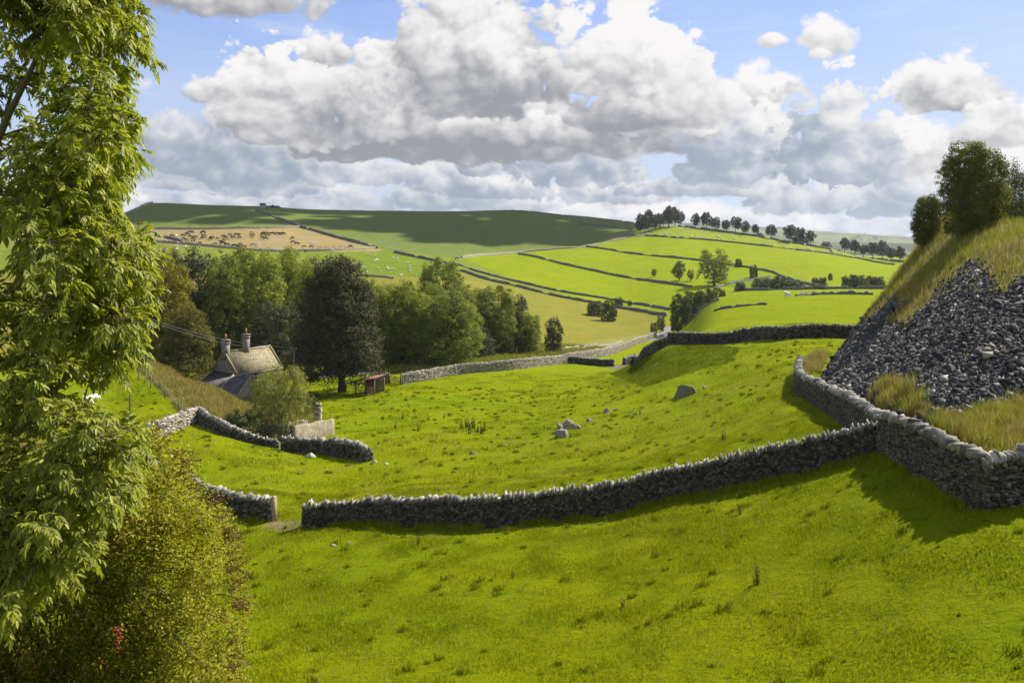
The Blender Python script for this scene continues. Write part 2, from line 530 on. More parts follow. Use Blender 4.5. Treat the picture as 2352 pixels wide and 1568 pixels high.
# land-use patches, each found on the ground where the photograph shows it
BRIGHT, NEAR = (0.225, 0.270, 0.0030), (0.225, 0.264, 0.0022)
PATCH = [
    # polygon, near, far, colour
    ([(-900, 900), (-900, 300), (3000, 300), (3000, 620), (1500, 560), (1500, 700), (1000, 640), (600, 800), (330, 860)], 150, 900, (0.185, 0.215, 0.022)),     # rough pasture base
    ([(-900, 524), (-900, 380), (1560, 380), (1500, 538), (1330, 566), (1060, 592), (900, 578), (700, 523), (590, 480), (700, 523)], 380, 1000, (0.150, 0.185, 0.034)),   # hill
    ([(1058, 621), (1176, 654), (1300, 684), (1400, 700), (1530, 724), (1540, 765), (1505, 767), (1300, 808), (1176, 828), (860, 852), (600, 832), (330, 842), (-900, 840), (-900, 620), (860, 640)], 140, 430, (0.240, 0.220, 0.028)),
    ([(355, 526), (700, 522), (760, 540), (800, 553), (880, 575), (862, 577), (600, 575), (355, 560), (-900, 540), (-900, 524)], 380, 640, (0.32, 0.235, 0.085)),       # dry field
    ([(800, 584), (880, 576), (1000, 600), (1060, 620), (1000, 640), (820, 625)], 300, 520, (0.165, 0.215, 0.014)),                                       # sheep pasture
    ([(1060, 592), (1200, 580), (1330, 567), (1450, 546), (1490, 540), (2060, 560), (2400, 620), (2400, 662), (1690, 666), (1600, 700), (1540, 712), (1400, 690), (1176, 640)], 225, 700, BRIGHT),
    ([(1490, 541), (1560, 518), (1700, 530), (1900, 560), (2060, 598), (2400, 610), (2400, 640), (2050, 608), (1900, 583), (1650, 553)], 430, 800, (0.225, 0.265, 0.016)),
    ([(1700, 640), (1800, 630), (1870, 655), (1700, 668), (1660, 650)], 250, 420, (0.165, 0.225, 0.016)),
    ([(870, 856), (1000, 846), (1176, 831), (1300, 813), (1510, 770), (1500, 764), (1240, 800), (1200, 815), (870, 830)], 120, 230, (0.270, 0.250, 0.055)),
    ([(1430, 838), (1545, 790), (1640, 788), (1700, 800), (1680, 830), (1600, 850), (1500, 870), (1400, 890)], 70, 152, (0.135, 0.195, 0.008)),
    ([(330, 830), (470, 884), (560, 915), (640, 950), (680, 1010), (630, 1015), (560, 985), (455, 955), (420, 950), (370, 893), (320, 850), (300, 830)], 68, 128, (0.285, 0.245, 0.060)),
    ([(628, 1192), (700, 1195), (705, 1215), (660, 1222), (600, 1212)], 30, 60, (0.30, 0.225, 0.10)),
    ([(1400, 838), (1440, 836), (1440, 850), (1395, 846)], 100, 170, (0.22, 0.17, 0.09)),
    ([(-200, 1440), (70, 1470), (110, 1700), (-200, 1700)], 8, 20, (0.33, 0.27, 0.10)),
]


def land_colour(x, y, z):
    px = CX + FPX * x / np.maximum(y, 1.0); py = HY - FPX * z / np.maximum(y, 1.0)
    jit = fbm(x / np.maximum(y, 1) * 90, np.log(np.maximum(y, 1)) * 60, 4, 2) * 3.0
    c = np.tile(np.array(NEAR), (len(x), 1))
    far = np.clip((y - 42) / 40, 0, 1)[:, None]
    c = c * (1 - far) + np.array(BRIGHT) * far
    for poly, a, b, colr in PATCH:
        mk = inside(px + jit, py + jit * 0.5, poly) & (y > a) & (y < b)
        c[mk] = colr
    fr = y > 1150                                            # moor and fields far away
    n = fbm(x / 160, y / 160, 21, 4)
    k = np.clip(n * 2.2 + 0.5, 0, 1)[:, None]
    moor = np.array([0.075, 0.080, 0.045]) * (1 - k) + np.array([0.17, 0.19, 0.06]) * k
    wood = fbm(x / 70, y / 130, 33, 3) > 0.42
    moor[wood] = (0.022, 0.034, 0.018)
    c[fr] = moor[fr]
    return c


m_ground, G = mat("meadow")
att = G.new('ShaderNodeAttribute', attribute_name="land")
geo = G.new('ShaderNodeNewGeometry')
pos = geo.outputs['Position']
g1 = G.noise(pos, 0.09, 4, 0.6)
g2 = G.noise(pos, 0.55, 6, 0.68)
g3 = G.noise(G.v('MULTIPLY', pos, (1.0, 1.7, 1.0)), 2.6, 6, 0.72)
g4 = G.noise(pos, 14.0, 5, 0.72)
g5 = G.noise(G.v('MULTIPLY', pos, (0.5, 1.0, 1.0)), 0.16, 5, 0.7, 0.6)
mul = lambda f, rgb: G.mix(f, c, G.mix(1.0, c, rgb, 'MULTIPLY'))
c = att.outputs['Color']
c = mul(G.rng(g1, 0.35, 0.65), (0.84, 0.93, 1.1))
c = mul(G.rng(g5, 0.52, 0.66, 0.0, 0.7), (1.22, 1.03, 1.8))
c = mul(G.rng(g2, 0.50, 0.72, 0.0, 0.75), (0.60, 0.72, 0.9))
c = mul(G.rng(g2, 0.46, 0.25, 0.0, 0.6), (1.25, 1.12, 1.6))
c = mul(G.rng(g3, 0.53, 0.70, 0.0, 0.85), (0.42, 0.54, 0.8))  # dark flecks: shadows of tussocks put into the turf colour
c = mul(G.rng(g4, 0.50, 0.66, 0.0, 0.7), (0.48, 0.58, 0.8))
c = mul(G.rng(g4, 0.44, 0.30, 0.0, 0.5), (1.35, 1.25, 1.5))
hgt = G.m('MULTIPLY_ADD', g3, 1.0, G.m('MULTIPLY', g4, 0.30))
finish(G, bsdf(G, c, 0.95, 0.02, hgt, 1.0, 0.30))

dense = np.linspace(-44, 44, 980)
sparse = np.concatenate([np.linspace(44, 316, 70)[1:-1]])
PH = np.radians(np.concatenate([dense, sparse]))
RR = np.concatenate([np.exp(np.linspace(math.log(1.2), math.log(14), 24))[:-1], np.exp(np.linspace(math.log(14), math.log(160), 235))[:-1],
                     np.exp(np.linspace(math.log(160), math.log(900), 170))[:-1], np.exp(np.linspace(math.log(900), math.log(6000), 60))])
ph, rr_ = np.meshgrid(PH, RR)
# rows of equal depth in front of the viewer, rings behind
cosw = np.where(np.abs(ph) < 0.785, np.cos(ph), np.cos(0.785))
rad = rr_ / cosw
gx = (rad * np.sin(ph)).ravel(); gy = (rad * np.cos(ph)).ravel()
lim = np.hypot(gx, gy) > 6400
gz = H(gx, gy)
nP, nR = len(PH), len(RR)
i = np.arange(nR - 1)[:, None] * nP + np.arange(nP)[None, :]
j = np.arange(nR - 1)[:, None] * nP + (np.arange(nP)[None, :] + 1) % nP
quads = np.stack([i, i + nP, j + nP, j], -1).reshape(-1, 4)
centre = np.array([[0, 0, -1.75]])
gv = np.concatenate([np.stack([gx, gy, gz], -1), centre])
tri = np.stack([np.arange(nP), (np.arange(nP) + 1) % nP, np.full(nP, len(gv) - 1)], -1)
gme = mesh_np("ground", gv, [quads, tri], m_ground, True)
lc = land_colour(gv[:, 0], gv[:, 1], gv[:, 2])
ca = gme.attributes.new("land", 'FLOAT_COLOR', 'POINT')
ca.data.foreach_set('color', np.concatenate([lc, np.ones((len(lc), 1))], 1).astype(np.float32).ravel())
ground = tag(obj("ground", gme), kind='structure')

# the lane through the valley
m_road, T = mat("lane_asphalt")
tp = T.new('ShaderNodeNewGeometry').outputs['Position']
finish(T, bsdf(T, T.mix(T.noise(tp, 1.5, 5), (0.13, 0.127, 0.12), (0.22, 0.21, 0.19)), 0.85, 0.3))


def smooth_line(pts, step):
    pts = np.array([(p[0], p[1]) for p in pts], float)
    s = np.concatenate([[0], np.cumsum(np.hypot(*np.diff(pts, axis=0).T))])
    n = max(2, int(s[-1] / step) + 1)
    q = np.linspace(0, s[-1], n)
    if len(pts) > 2:
        return np.stack([pchip(s, pts[:, 0], q), pchip(s, pts[:, 1], q)], -1)
    return np.stack([np.interp(q, s, pts[:, 0]), np.interp(q, s, pts[:, 1])], -1)


def strip(name, line, width, material, lift, kind='structure'):
    d = np.gradient(line, axis=0); d /= np.linalg.norm(d, axis=1)[:, None]
    nrm = np.stack([d[:, 1], -d[:, 0]], -1)
    offs_ = np.linspace(-0.5, 0.5, 6) * width
    p = line[:, None, :] + nrm[:, None, :] * offs_[None, :, None]
    z = H(p[..., 0], p[..., 1]) + lift
    z = z * 0.3 + z.mean(1, keepdims=True) * 0.7 + 0.10
    v = np.concatenate([p, z[..., None]], -1).reshape(-1, 3)
    n = len(line); k = 6
    a = np.arange(n - 1)[:, None] * k + np.arange(k - 1)[None, :]
    q = np.stack([a, a + 1, a + 1 + k, a + k], -1).reshape(-1, 4)
    return tag(obj(name, mesh_np(name, v, q, material, True)), kind=kind)


LANE = smooth_line([on(600, 131), on(780, 131), on(900, 132), on(1000, 136), on(1100, 142), on(1176, 148), on(1300, 163), on(1400, 182), on(1470, 200), on(1515, 216), on(1545, 240)], 1.5)
strip("road", LANE, 3.6, m_road, 0.03)

# ------------------------------------------------------------------ dry stone walls
def stone_material(name, dark, light, lichen=(0.40, 0.37, 0.26), bump=0.6, warm=0.25, scale=14, stops=None):
    m_, n = mat(name)
    g = n.new('ShaderNodeNewGeometry')
    p = g.outputs['Position']
    isl = g.outputs['Random Per Island']
    a = n.noise(p, scale, 6, 0.7)
    b = n.noise(p, scale * 0.28, 4, 0.6)
    mid = tuple((x + y) / 2 for x, y in zip(dark, light))
    c_ = n.ramp(isl, stops or [(0.0, dark), (0.55, mid), (0.9, light), (1.0, tuple(min(0.62, v * 1.25) for v in light))])
    c_ = n.mix(n.rng(a, 0.35, 0.7, 0.0, 0.65), c_, n.mix(1.0, c_, (0.55, 0.56, 0.60), 'MULTIPLY'))
    c_ = n.mix(n.rng(b, 0.52, 0.68, 0.0, warm * 2), c_, lichen)
    finish(n, bsdf(n, c_, 0.92, 0.2, a, bump, 0.03))
    return m_


m_stone = stone_material("limestone", (0.030, 0.028, 0.026), (0.175, 0.160, 0.135), (0.13, 0.12, 0.07))  # darkened so the shade on wall faces sits in the colour
m_stone_pale_lit = stone_material("pale_sunlit_limestone", (0.26, 0.24, 0.20), (0.56, 0.51, 0.42), (0.50, 0.44, 0.28))  # lighter copy, sunlight put into the colour of sunlit walls; also white stones
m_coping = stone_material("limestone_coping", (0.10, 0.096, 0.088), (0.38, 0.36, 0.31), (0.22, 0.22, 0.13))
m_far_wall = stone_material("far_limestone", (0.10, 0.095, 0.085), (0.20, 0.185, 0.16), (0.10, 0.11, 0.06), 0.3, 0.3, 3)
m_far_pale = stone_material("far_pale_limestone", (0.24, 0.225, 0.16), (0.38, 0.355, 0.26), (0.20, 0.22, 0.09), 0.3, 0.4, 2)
m_post_stone = stone_material("gatepost_stone", (0.34, 0.27, 0.17), (0.42, 0.34, 0.22), (0.46, 0.42, 0.28), 0.4, 0.3, 8)

_t = (1 + 5 ** 0.5) / 2
ICO = np.array([[-1, _t, 0], [1, _t, 0], [-1, -_t, 0], [1, -_t, 0], [0, -1, _t], [0, 1, _t], [0, -1, -_t], [0, 1, -_t], [_t, 0, -1], [_t, 0, 1], [-_t, 0, -1], [-_t, 0, 1]], float)
ICO /= np.linalg.norm(ICO[0])
ICOF = np.array([[0, 11, 5], [0, 5, 1], [0, 1, 7], [0, 7, 10], [0, 10, 11], [1, 5, 9], [5, 11, 4], [11, 10, 2], [10, 7, 6], [7, 1, 8], [3, 9, 4], [3, 4, 2], [3, 2, 6], [3, 6, 8], [3, 8, 9], [4, 9, 5], [2, 4, 11], [6, 2, 10], [8, 6, 7], [9, 8, 1]])
BOXY = np.sign(ICO) * np.abs(ICO) ** 0.55
BOXY /= np.abs(BOXY).max(0)


def rand_rot(n, amt, rng=RNG):
    """small random rotation matrices"""
    a = (rng.random((n, 3)) - 0.5) * 2 * amt
    cx, sx = np.cos(a[:, 0]), np.sin(a[:, 0]); cy, sy = np.cos(a[:, 1]), np.sin(a[:, 1]); cz, sz = np.cos(a[:, 2]), np.sin(a[:, 2])
    o, z = np.ones(n), np.zeros(n)
    rx = np.stack([o, z, z, z, cx, -sx, z, sx, cx], -1).reshape(n, 3, 3)
    ry = np.stack([cy, z, sy, z, o, z, -sy, z, cy], -1).reshape(n, 3, 3)
    rz = np.stack([cz, -sz, z, sz, cz, z, z, z, o], -1).reshape(n, 3, 3)
    return rx @ ry @ rz


def stones(cent, frame, size, jitter=0.28, tilt=0.25, rng=RNG):
    """many faceted stones: centres (n,3), frames (n,3,3) rows = long, deep, up axes, sizes (n,3) half lengths"""
    n = len(cent)
    base = BOXY[None] * (1 + (rng.random((n, 12, 3)) - 0.5) * 2 * jitter)
    loc = base * size[:, None, :]
    loc = np.einsum('nij,nvj->nvi', rand_rot(n, tilt, rng), loc)
    w = np.einsum('nvk,nkj->nvj', loc, frame) + cent[:, None, :]
    f = (np.arange(n)[:, None, None] * 12 + ICOF[None]).reshape(-1, 3)
    return w.reshape(-1, 3), f


class Line:
    """a wall's course over the land"""
    def __init__(self, pts, step=0.25):
        self.p = smooth_line(pts, step)
        d = np.diff(self.p, axis=0)
        self.s = np.concatenate([[0], np.cumsum(np.hypot(d[:, 0], d[:, 1]))])
        self.L = self.s[-1]
        t = np.gradient(self.p, axis=0)
        self.t = t / np.linalg.norm(t, axis=1)[:, None]

    def __call__(self, s):
        x = np.interp(s, self.s, self.p[:, 0]); y = np.interp(s, self.s, self.p[:, 1])
        tx = np.interp(s, self.s, self.t[:, 0]); ty = np.interp(s, self.s, self.t[:, 1])
        k = np.hypot(tx, ty)
        return x, y, tx / k, ty / k


def wall_parts(line, hfun, thick, size, material, cap_material, seed, cope=True, sink=0.15, cap_h=0.26, ground=H):
    """one mesh of bonded stones and one of upright coping stones"""
    rng = np.random.default_rng(seed)
    L = line.L
    hmax = float(np.max(hfun(np.linspace(0, L, 50))))
    nc = max(2, int(round(hmax / (size * 0.74))))
    mb = MB()
    # packed core
    ss = np.linspace(0, L, max(2, int(L / 0.5)))
    x, y, tx, ty = line(ss)
    z = ground(x, y); hh = hfun(ss)
    wb, wt = thick * 0.5 - size * 0.62, thick * 0.36 - size * 0.55
    wb, wt = max(wb, 0.05), max(wt, 0.04)
    nx, ny = ty, -tx
    cv = np.stack([np.stack([x - nx * wb, y - ny * wb, z - sink], -1), np.stack([x - nx * wt, y - ny * wt, z + hh * 0.97], -1),
                   np.stack([x + nx * wt, y + ny * wt, z + hh * 0.97], -1), np.stack([x + nx * wb, y + ny * wb, z - sink], -1)], 1).reshape(-1, 3)
    a = np.arange(len(ss) - 1)[:, None] * 4 + np.arange(3)[None]
    mb.add(cv, np.stack([a, a + 4, a + 5, a + 1], -1).reshape(-1, 4), np.array([[0, 1, 2, 3]]), np.array([[3, 2, 1, 0]]) + len(cv) - 4)
    cen, fr, sz = [], [], []
    for k in range(nc):
        for side in (-1, 1):
            n = int(L / (size * 0.70)) + 2
            ln = size * rng.uniform(0.45, 1.25, n)
            s = np.cumsum(ln) - ln / 2 - size * rng.random()
            ok = (s > -0.02) & (s < L + 0.02); s = s[ok]; ln = ln[ok]; n = len(s)
            if n == 0: continue
            s = np.clip(s, size * 0.3, L - size * 0.3)
            x, y, tx, ty = line(s)
            hh = hfun(s)
            fz = (k + 0.5 + (rng.random(n) - 0.5) * 0.8) / nc
            off = (thick * 0.5 * (1 - fz) + thick * 0.36 * fz) - size * 0.30 + (rng.random(n) - 0.5) * size * 0.34
            nx, ny = ty * side, -tx * side
            z = ground(x, y) + fz * hh * 1.0 - sink * (1 - fz) * 0.5
            cen.append(np.stack([x + nx * off, y + ny * off, z], -1))
            o = np.zeros(n)
            fr.append(np.stack([np.stack([tx, ty, o], -1), np.stack([nx, ny, o], -1), np.stack([o, o, o + 1], -1)], 1))
            sz.append(np.stack([ln * 0.50, size * rng.uniform(0.45, 0.75, n), hh / nc * rng.uniform(0.32, 0.66, n)], -1))
    # the two built ends
    for s_end in (0.0, L):
        n = nc * max(2, int(thick / (size * 0.7)))
        x, y, tx, ty = line(np.full(n, np.clip(s_end, size * 0.25, L - size * 0.25)))
        hh = hfun(np.full(n, s_end)); fz = rng.random(n)
        off = (rng.random(n) - 0.5) * thick * (0.9 - 0.3 * fz)
        o = np.zeros(n)
        cen.append(np.stack([x + ty * off, y - tx * off, ground(x, y) + fz * hh], -1))
        fr.append(np.stack([np.stack([tx, ty, o], -1), np.stack([ty, -tx, o], -1), np.stack([o, o, o + 1], -1)], 1))
        sz.append(np.stack([size * rng.uniform(0.3, 0.5, n), size * rng.uniform(0.4, 0.7, n), size * rng.uniform(0.25, 0.45, n)], -1))
    v, f = stones(np.concatenate(cen), np.concatenate(fr), np.concatenate(sz), 0.36, 0.42, rng)
    mb.add(v, f)
    body = mb.mesh("wall_stones", material)
    if not cope:
        return body, None
    pitch = max(size, 0.18) * 0.50
    n = int(L / pitch)
    s = (np.arange(n) + 0.5) * L / n + (rng.random(n) - 0.5) * pitch * 0.3
    s = np.clip(s, pitch * 0.4, L - pitch * 0.4)
    x, y, tx, ty = line(s)
    hh = hfun(s)
    ch = cap_h * rng.uniform(0.45, 1.45, n)
    o = np.zeros(n)
    lean = rng.normal(0.10, 0.32, n)
    cl, sl = np.cos(lean), np.sin(lean)
    fr = np.stack([np.stack([tx * cl, ty * cl, -sl], -1), np.stack([ty, -tx, o], -1), np.stack([tx * sl, ty * sl, cl], -1)], 1)
    cen = np.stack([x + (rng.random(n) - 0.5) * 0.06, y, ground(x, y) + hh + ch * 0.32], -1)
    sz = np.stack([pitch * rng.uniform(0.42, 0.72, n), thick * 0.40 * rng.uniform(0.75, 1.15, n), ch * 0.62], -1)
    v, f = stones(cen, fr, sz, 0.34, 0.12, rng)
    cap = MB(); cap.add(v, f)
    return body, cap.mesh("coping", cap_material)


def dry_wall(label, pts, h, thick, size, group, material=None, cap_material=None, seed=1, cope=True, cap_h=0.26, step=0.25, ground=H, name="dry_stone_wall", wob=0.05):
    line = Line(pts, step)
    L = line.L
    if callable(h):
        hf = lambda s: h(s / L) * (1 + wob * vn(s / 1.7, s * 0 + seed, 3) * 2)
    else:
        hf = lambda s: h * (1 + wob * vn(s / 1.7, s * 0 + seed, 3) * 2) + 0 * s
    body, cap = wall_parts(line, hf, thick, size, material or m_stone, cap_material or m_coping, seed, cope, 0.15, cap_h, ground)
    w = tag(obj(name, body), label, "stone wall", group)
    if cap is not None:
        obj("coping", cap, w)
    return w


def px_line(pts, **k):
    return [at(x, y, **k) for x, y in pts]


NEARG = "dry stone walls round the near fields"
FRONT = [at(696, 1211), at(800, 1204), at(1000, 1208), at(1176, 1203), at(1430, 1171), at(1650, 1125), at(1850, 1086), at(2026, 1044)]
dry_wall("long dark dry stone wall with jagged upright coping curving across the near field", FRONT, lambda t: 1.06 + 0.25 * np.clip(t * 3, 0, 1), 0.62, 0.155, NEARG, seed=3)
STUB = [at(400, 1120), at(470, 1156), at(560, 1186), at(626, 1193)]
wl = dry_wall("short low dry stone wall ending at an upright brown gatepost by the hawthorn", STUB, 1.0, 0.6, 0.17, NEARG, seed=4)
gp = MB()
p0 = at(630, 1195)
gp.box((p0.x, p0.y, p0.z + 0.55), (0.26, 0.3, 1.6), 0.5, taper=0.86)
gp.build("gatepost", m_post_stone, wl)
CORNER = at(2252, 1166)
HOLLOW = [at(2032, 1046), at(2090, 1070), at(2150, 1104), at(2205, 1140), CORNER]
dry_wall("stone wall running from the wall junction down to the near square corner", HOLLOW, lambda t: 1.5 + 0.1 * t, 0.7, 0.125, NEARG, seed=5)
dry_wall("stone wall running right from the near square corner to the edge", [CORNER, on(2352, CORNER.y + 0.15), on(2600, CORNER.y + 0.6)], 1.45, 0.7, 0.175, NEARG, seed=6)
TOE = [at(2029, 1040), at(1985, 1003), at(1935, 962), at(1880, 928), at(1843, 906), at(1834, 880), at(1838, 855)]
dry_wall("stone wall along the foot of the grey scree slope", TOE, lambda t: 1.42 - 0.25 * t, 0.7, 0.135, NEARG, seed=7)
dry_wall("straight dark dry stone wall across the field in front of the bright upper pasture", [at(1535, 790), at(1600, 791), at(1700, 785), at(1800, 779), at(1935, 777), on(2100, 96)], 1.35, 0.6, 0.26, NEARG, seed=8)
ROADW = [at(922, 882), at(960, 876), at(1040, 862), at(1176, 848), at(1240, 841), at(1300, 832), at(1360, 822), at(1430, 804), at(1490, 782), at(1506, 775)]
dry_wall("long pale sunlit dry stone wall along the near side of the lane", ROADW, 1.35, 0.6, 0.27, NEARG, m_stone_pale_lit, m_stone_pale_lit, seed=9, cap_h=0.2)
dry_wall("short pale stone wall left of the wooden field gate beside the lane", [at(855, 884), at(875, 881), at(892, 879)], 1.35, 0.6, 0.27, NEARG, m_stone_pale_lit, m_stone_pale_lit, seed=10, cap_h=0.2)
dry_wall("short dark stone wall jutting from the lane wall towards the grassy knoll", [at(1304, 834), at(1350, 838), at(1410, 841)], 1.05, 0.55, 0.27, NEARG, seed=11)
dry_wall("dark stone wall climbing beside the foot of the grassy knoll", [at(1433, 838), at(1460, 828), at(1490, 815), at(1520, 799), at(1538, 784)], 1.1, 0.55, 0.27, NEARG, seed=12)
PEAK = at(455, 968)
dry_wall("pale sunlit stone wall rising to a peak behind the hawthorn", [at(335, 1014), at(365, 1004), at(400, 988), at(430, 976), PEAK], 1.15, 0.65, 0.24, NEARG, m_stone_pale_lit, m_stone_pale_lit, seed=13)
dry_wall("tumbledown stone wall sloping from the peak down to the apple tree", [PEAK, at(490, 985), at(540, 1006), at(600, 1022), at(640, 1029)], lambda t: 1.1 - 0.55 * t, 0.65, 0.24, NEARG, seed=14, wob=0.16)
dry_wall("curved stone wall with a broken end in front of the walled enclosure", [at(646, 1034), at(680, 1038), at(740, 1043), at(800, 1050), at(850, 1059)], lambda t: 1.08 - 0.35 * np.clip(t * 4 - 3, 0, 1), 0.65, 0.24, NEARG, seed=15, cap_h=0.34, wob=0.1)


def far_wall(label, pts, h=1.3, thick=0.9, material=None, group="far field walls on the hillsides", seed=1, ymin=140, rag=0.35, step=1.2):
    """a jagged wall far off"""
    line = Line([at(x, y, ymin) for x, y in pts], step)
    rng = np.random.default_rng(seed)
    s = np.linspace(0, line.L, max(3, int(line.L / 0.7)))
    x, y, tx, ty = line(s)
    n = len(s)
    z = H(x, y)
    nx, ny = ty, -tx
    gapy = np.where(vn(s / 6.0, s * 0 + seed, 7) < -0.36, 0.45, 1.0)
    h = h * 0.82; thick = thick * 0.7
    hh = h * (1 + (rng.random(n) - 0.5) * rag) * (1 + 0.25 * vn(s / 9, s * 0, seed)) * gapy
    wj = thick / 2 * (1 + (rng.random((4, n)) - 0.5) * 0.5)
    rows = [(-wj[0], np.full(n, -0.4)), (-wj[1] * 0.85, hh * 0.55), (-wj[2] * 0.55, hh), (wj[3] * 0.55, hh * (1 + (rng.random(n) - 0.5) * 0.15)), (wj[0] * 0.85, hh * 0.5), (wj[1], np.full(n, -0.4))]
    v = np.stack([np.stack([x + nx * o, y + ny * o, z + q], -1) for o, q in rows], 1).reshape(-1, 3)
    a = np.arange(n - 1)[:, None] * 6 + np.arange(5)[None]
    q = np.stack([a, a + 6, a + 7, a + 1], -1).reshape(-1, 4)
    me = mesh_np("field_wall", v, [q, np.array([[0, 1, 2, 3, 4, 5]]), np.array([[5, 4, 3, 2, 1, 0]]) + len(v) - 6], material or m_far_wall)
    return tag(obj("field_wall", me), label, "stone wall", group)


far_wall("dark wall running down the hill between the shaded pasture and the dry cattle field", [(588, 484), (640, 503), (700, 525), (760, 542), (820, 558), (868, 571)], 1.9, 1.4, seed=21)
far_wall("dark wall continuing below the cattle field to behind the tall ash", [(905, 580), (950, 590), (1000, 600), (1052, 612)], 1.6, 1.2, seed=22)
far_wall("lower dark wall of the green track crossing the hillside above the rough pasture", [(1056, 622), (1110, 640), (1176, 655), (1240, 672), (1300, 685), (1370, 698), (1450, 712), (1530, 726)], 1.35, 1.0, seed=23)
far_wall("upper dark wall of the green track along the foot of the bright fields", [(1052, 608), (1110, 628), (1176, 645), (1240, 660), (1300, 672), (1380, 685), (1450, 697), (1540, 712)], 1.1, 0.9, seed=24)
far_wall("pale wall along the top of the cattle field below the shaded hill", [(352, 527), (450, 527), (560, 525), (640, 524), (698, 522)], 1.5, 1.0, m_far_pale, seed=25)
far_wall("pale rubble wall along the foot of the dry cattle field", [(352, 556), (430, 562), (520, 570), (600, 577), (700, 577), (800, 574), (866, 570)], 1.6, 1.2, m_far_pale, seed=26)
far_wall("short dark wall slanting across the left corner of the cattle field", [(356, 541), (385, 547), (420, 556)], 1.6, 1.2, seed=27)
far_wall("pale wall between the shaded hill and the bright fields", [(1060, 593), (1120, 587), (1200, 580), (1330, 569), (1400, 556), (1450, 546), (1490, 539)], 1.5, 1.1, m_far_pale, seed=28)
far_wall("lowest of the dark walls dividing the bright hillside fields", [(1190, 584), (1300, 609), (1380, 626), (1450, 640), (1520, 650), (1590, 661)], 1.4, 1.0, seed=29)
far_wall("middle dark wall dividing the bright hillside fields behind the big lone tree", [(1345, 567), (1450, 583), (1540, 592), (1620, 601), (1690, 611), (1780, 628), (1868, 657)], 1.4, 1.0, seed=30)
far_wall("upper dark wall below the pale top field with its grazing sheep", [(1482, 543), (1560, 547), (1650, 554), (1740, 564), (1820, 573), (1900, 583), (1980, 596), (2055, 609)], 1.4, 1.0, seed=31)
far_wall("dark ridge wall under the row of trees left of the gap", [(1558, 521), (1620, 528), (1690, 537), (1756, 546)], 1.9, 1.2, seed=32)
far_wall("dark ridge wall between the gap and the small stone barn", [(1766, 549), (1820, 558), (1870, 567), (1905, 573)], 1.9, 1.2, seed=33)
far_wall("dark ridge wall right of the small stone barn", [(1926, 577), (1990, 588), (2060, 601), (2120, 606)], 1.9, 1.2, seed=34)
far_wall("short steep wall dropping from the stone barn to the wall below", [(1907, 574), (1914, 584)], 1.5, 1.0, seed=35)
far_wall("level dark wall below the bushes at the far end of the bright pasture", [(1690, 668), (1760, 667), (1850, 665), (1950, 664), (2080, 664)], 1.5, 1.1, seed=36, ymin=232)
far_wall("broken low wall across the bright pasture near the scree slope", [(1828, 680), (1880, 677), (1940, 676), (2005, 677)], 0.9, 0.9, seed=37, ymin=120, rag=0.9)
far_wall("low broken wall curving over the crest of the bright pasture", [(1640, 716), (1680, 707), (1720, 702), (1762, 700)], 0.6, 0.8, seed=38, ymin=110, rag=1.0)
far_wall("pale tumbled wall slanting up the left skyline", [(288, 494), (315, 482), (350, 469)], 2.4, 1.6, m_far_pale, seed=39)
far_wall("thin dark wall near the top of the shaded hill", [(1170, 485), (1270, 493), (1370, 502), (1455, 512)], 1.2, 0.9, seed=40)
far_wall("thin dark wall on the right flank of the shaded hill", [(1330, 514), (1390, 520), (1452, 528)], 1.2, 0.9, seed=41)
far_wall("low pale rubble wall in the sheep pasture behind the wood", [(822, 634), (870, 636), (905, 640)], 1.0, 0.9, m_far_pale, seed=42, ymin=200)
far_wall("low pale rubble wall at the foot of the rough pasture beside the lane", [(1290, 806), (1350, 800), (1395, 796), (1430, 788)], 0.8, 0.9, m_far_pale, seed=43, ymin=165, rag=0.9)
far_wall("pale stony bank wall on the edge of the knoll above the lane", [(1560, 738), (1590, 718), (1625, 700), (1650, 690)], 0.55, 0.7, m_far_wall, seed=44, ymin=110, rag=1.0)
far_wall("short dark wall beside the bushes below the big lone tree", [(1640, 666), (1680, 652), (1730, 643), (1770, 636)], 1.0, 0.9, seed=45, ymin=240, rag=0.7)

# ------------------------------------------------------------------ the spoil heap with its scree
A0, B0, C0 = None, 0.85, -0.205
T0 = np.array([20.2, 56.2])
E = np.array([18.0, 19.0]) / math.hypot(18, 19)
NQ = np.array([-E[1], E[0]])


def heap_raw(x, y):
    dx, dy = x - T0[0], y - T0[1]
    s = dx * E[0] + dy * E[1]; q = dx * NQ[0] + dy * NQ[1]
    g1_ = 0.85 * NQ[0] - 0.205 * NQ[1]
    p1 = -11.2 + 0.435 * s + q * g1_
    p2 = -11.2 + 0.435 * s - 1.55 * q
    top = 1.1 + 0.06 * (y - 60) + 0.03 * (x - 40)
    p3 = -8.3 + 0.72 * (y - 36.8) + 0.02 * (x - 20)
    k = 0.9
    z = -k * np.log(np.exp(-p1 / k) + np.exp(-p2 / k) + np.exp(-top / k) + np.exp(-p3 / k))
    return z


def HH(x, y):
    x = np.asarray(x, float); y = np.asarray(y, float)
    z = heap_raw(x, y) + fbm(x / 5.0, y / 5.0, 41, 3) * 0.55 + fbm(x / 1.4, y / 1.4, 45, 2) * 0.14
    return z


hx, hy = np.meshgrid(np.linspace(12, 105, 330), np.linspace(14, 118, 340))
hz = HH(hx, hy); hb = H(hx, hy)
nx_ = hx.shape[1]
idx = np.arange(hx.size).reshape(hx.shape)
keep = (hz > hb - 0.6)
cell = keep[:-1, :-1] | keep[1:, :-1] | keep[:-1, 1:] | keep[1:, 1:]
q = np.stack([idx[:-1, :-1], idx[:-1, 1:], idx[1:, 1:], idx[1:, :-1]], -1)[cell]
used = np.unique(q)
remap = np.full(hx.size, -1); remap[used] = np.arange(len(used))
hv = np.stack([hx.ravel(), hy.ravel(), hz.ravel()], -1)[used]

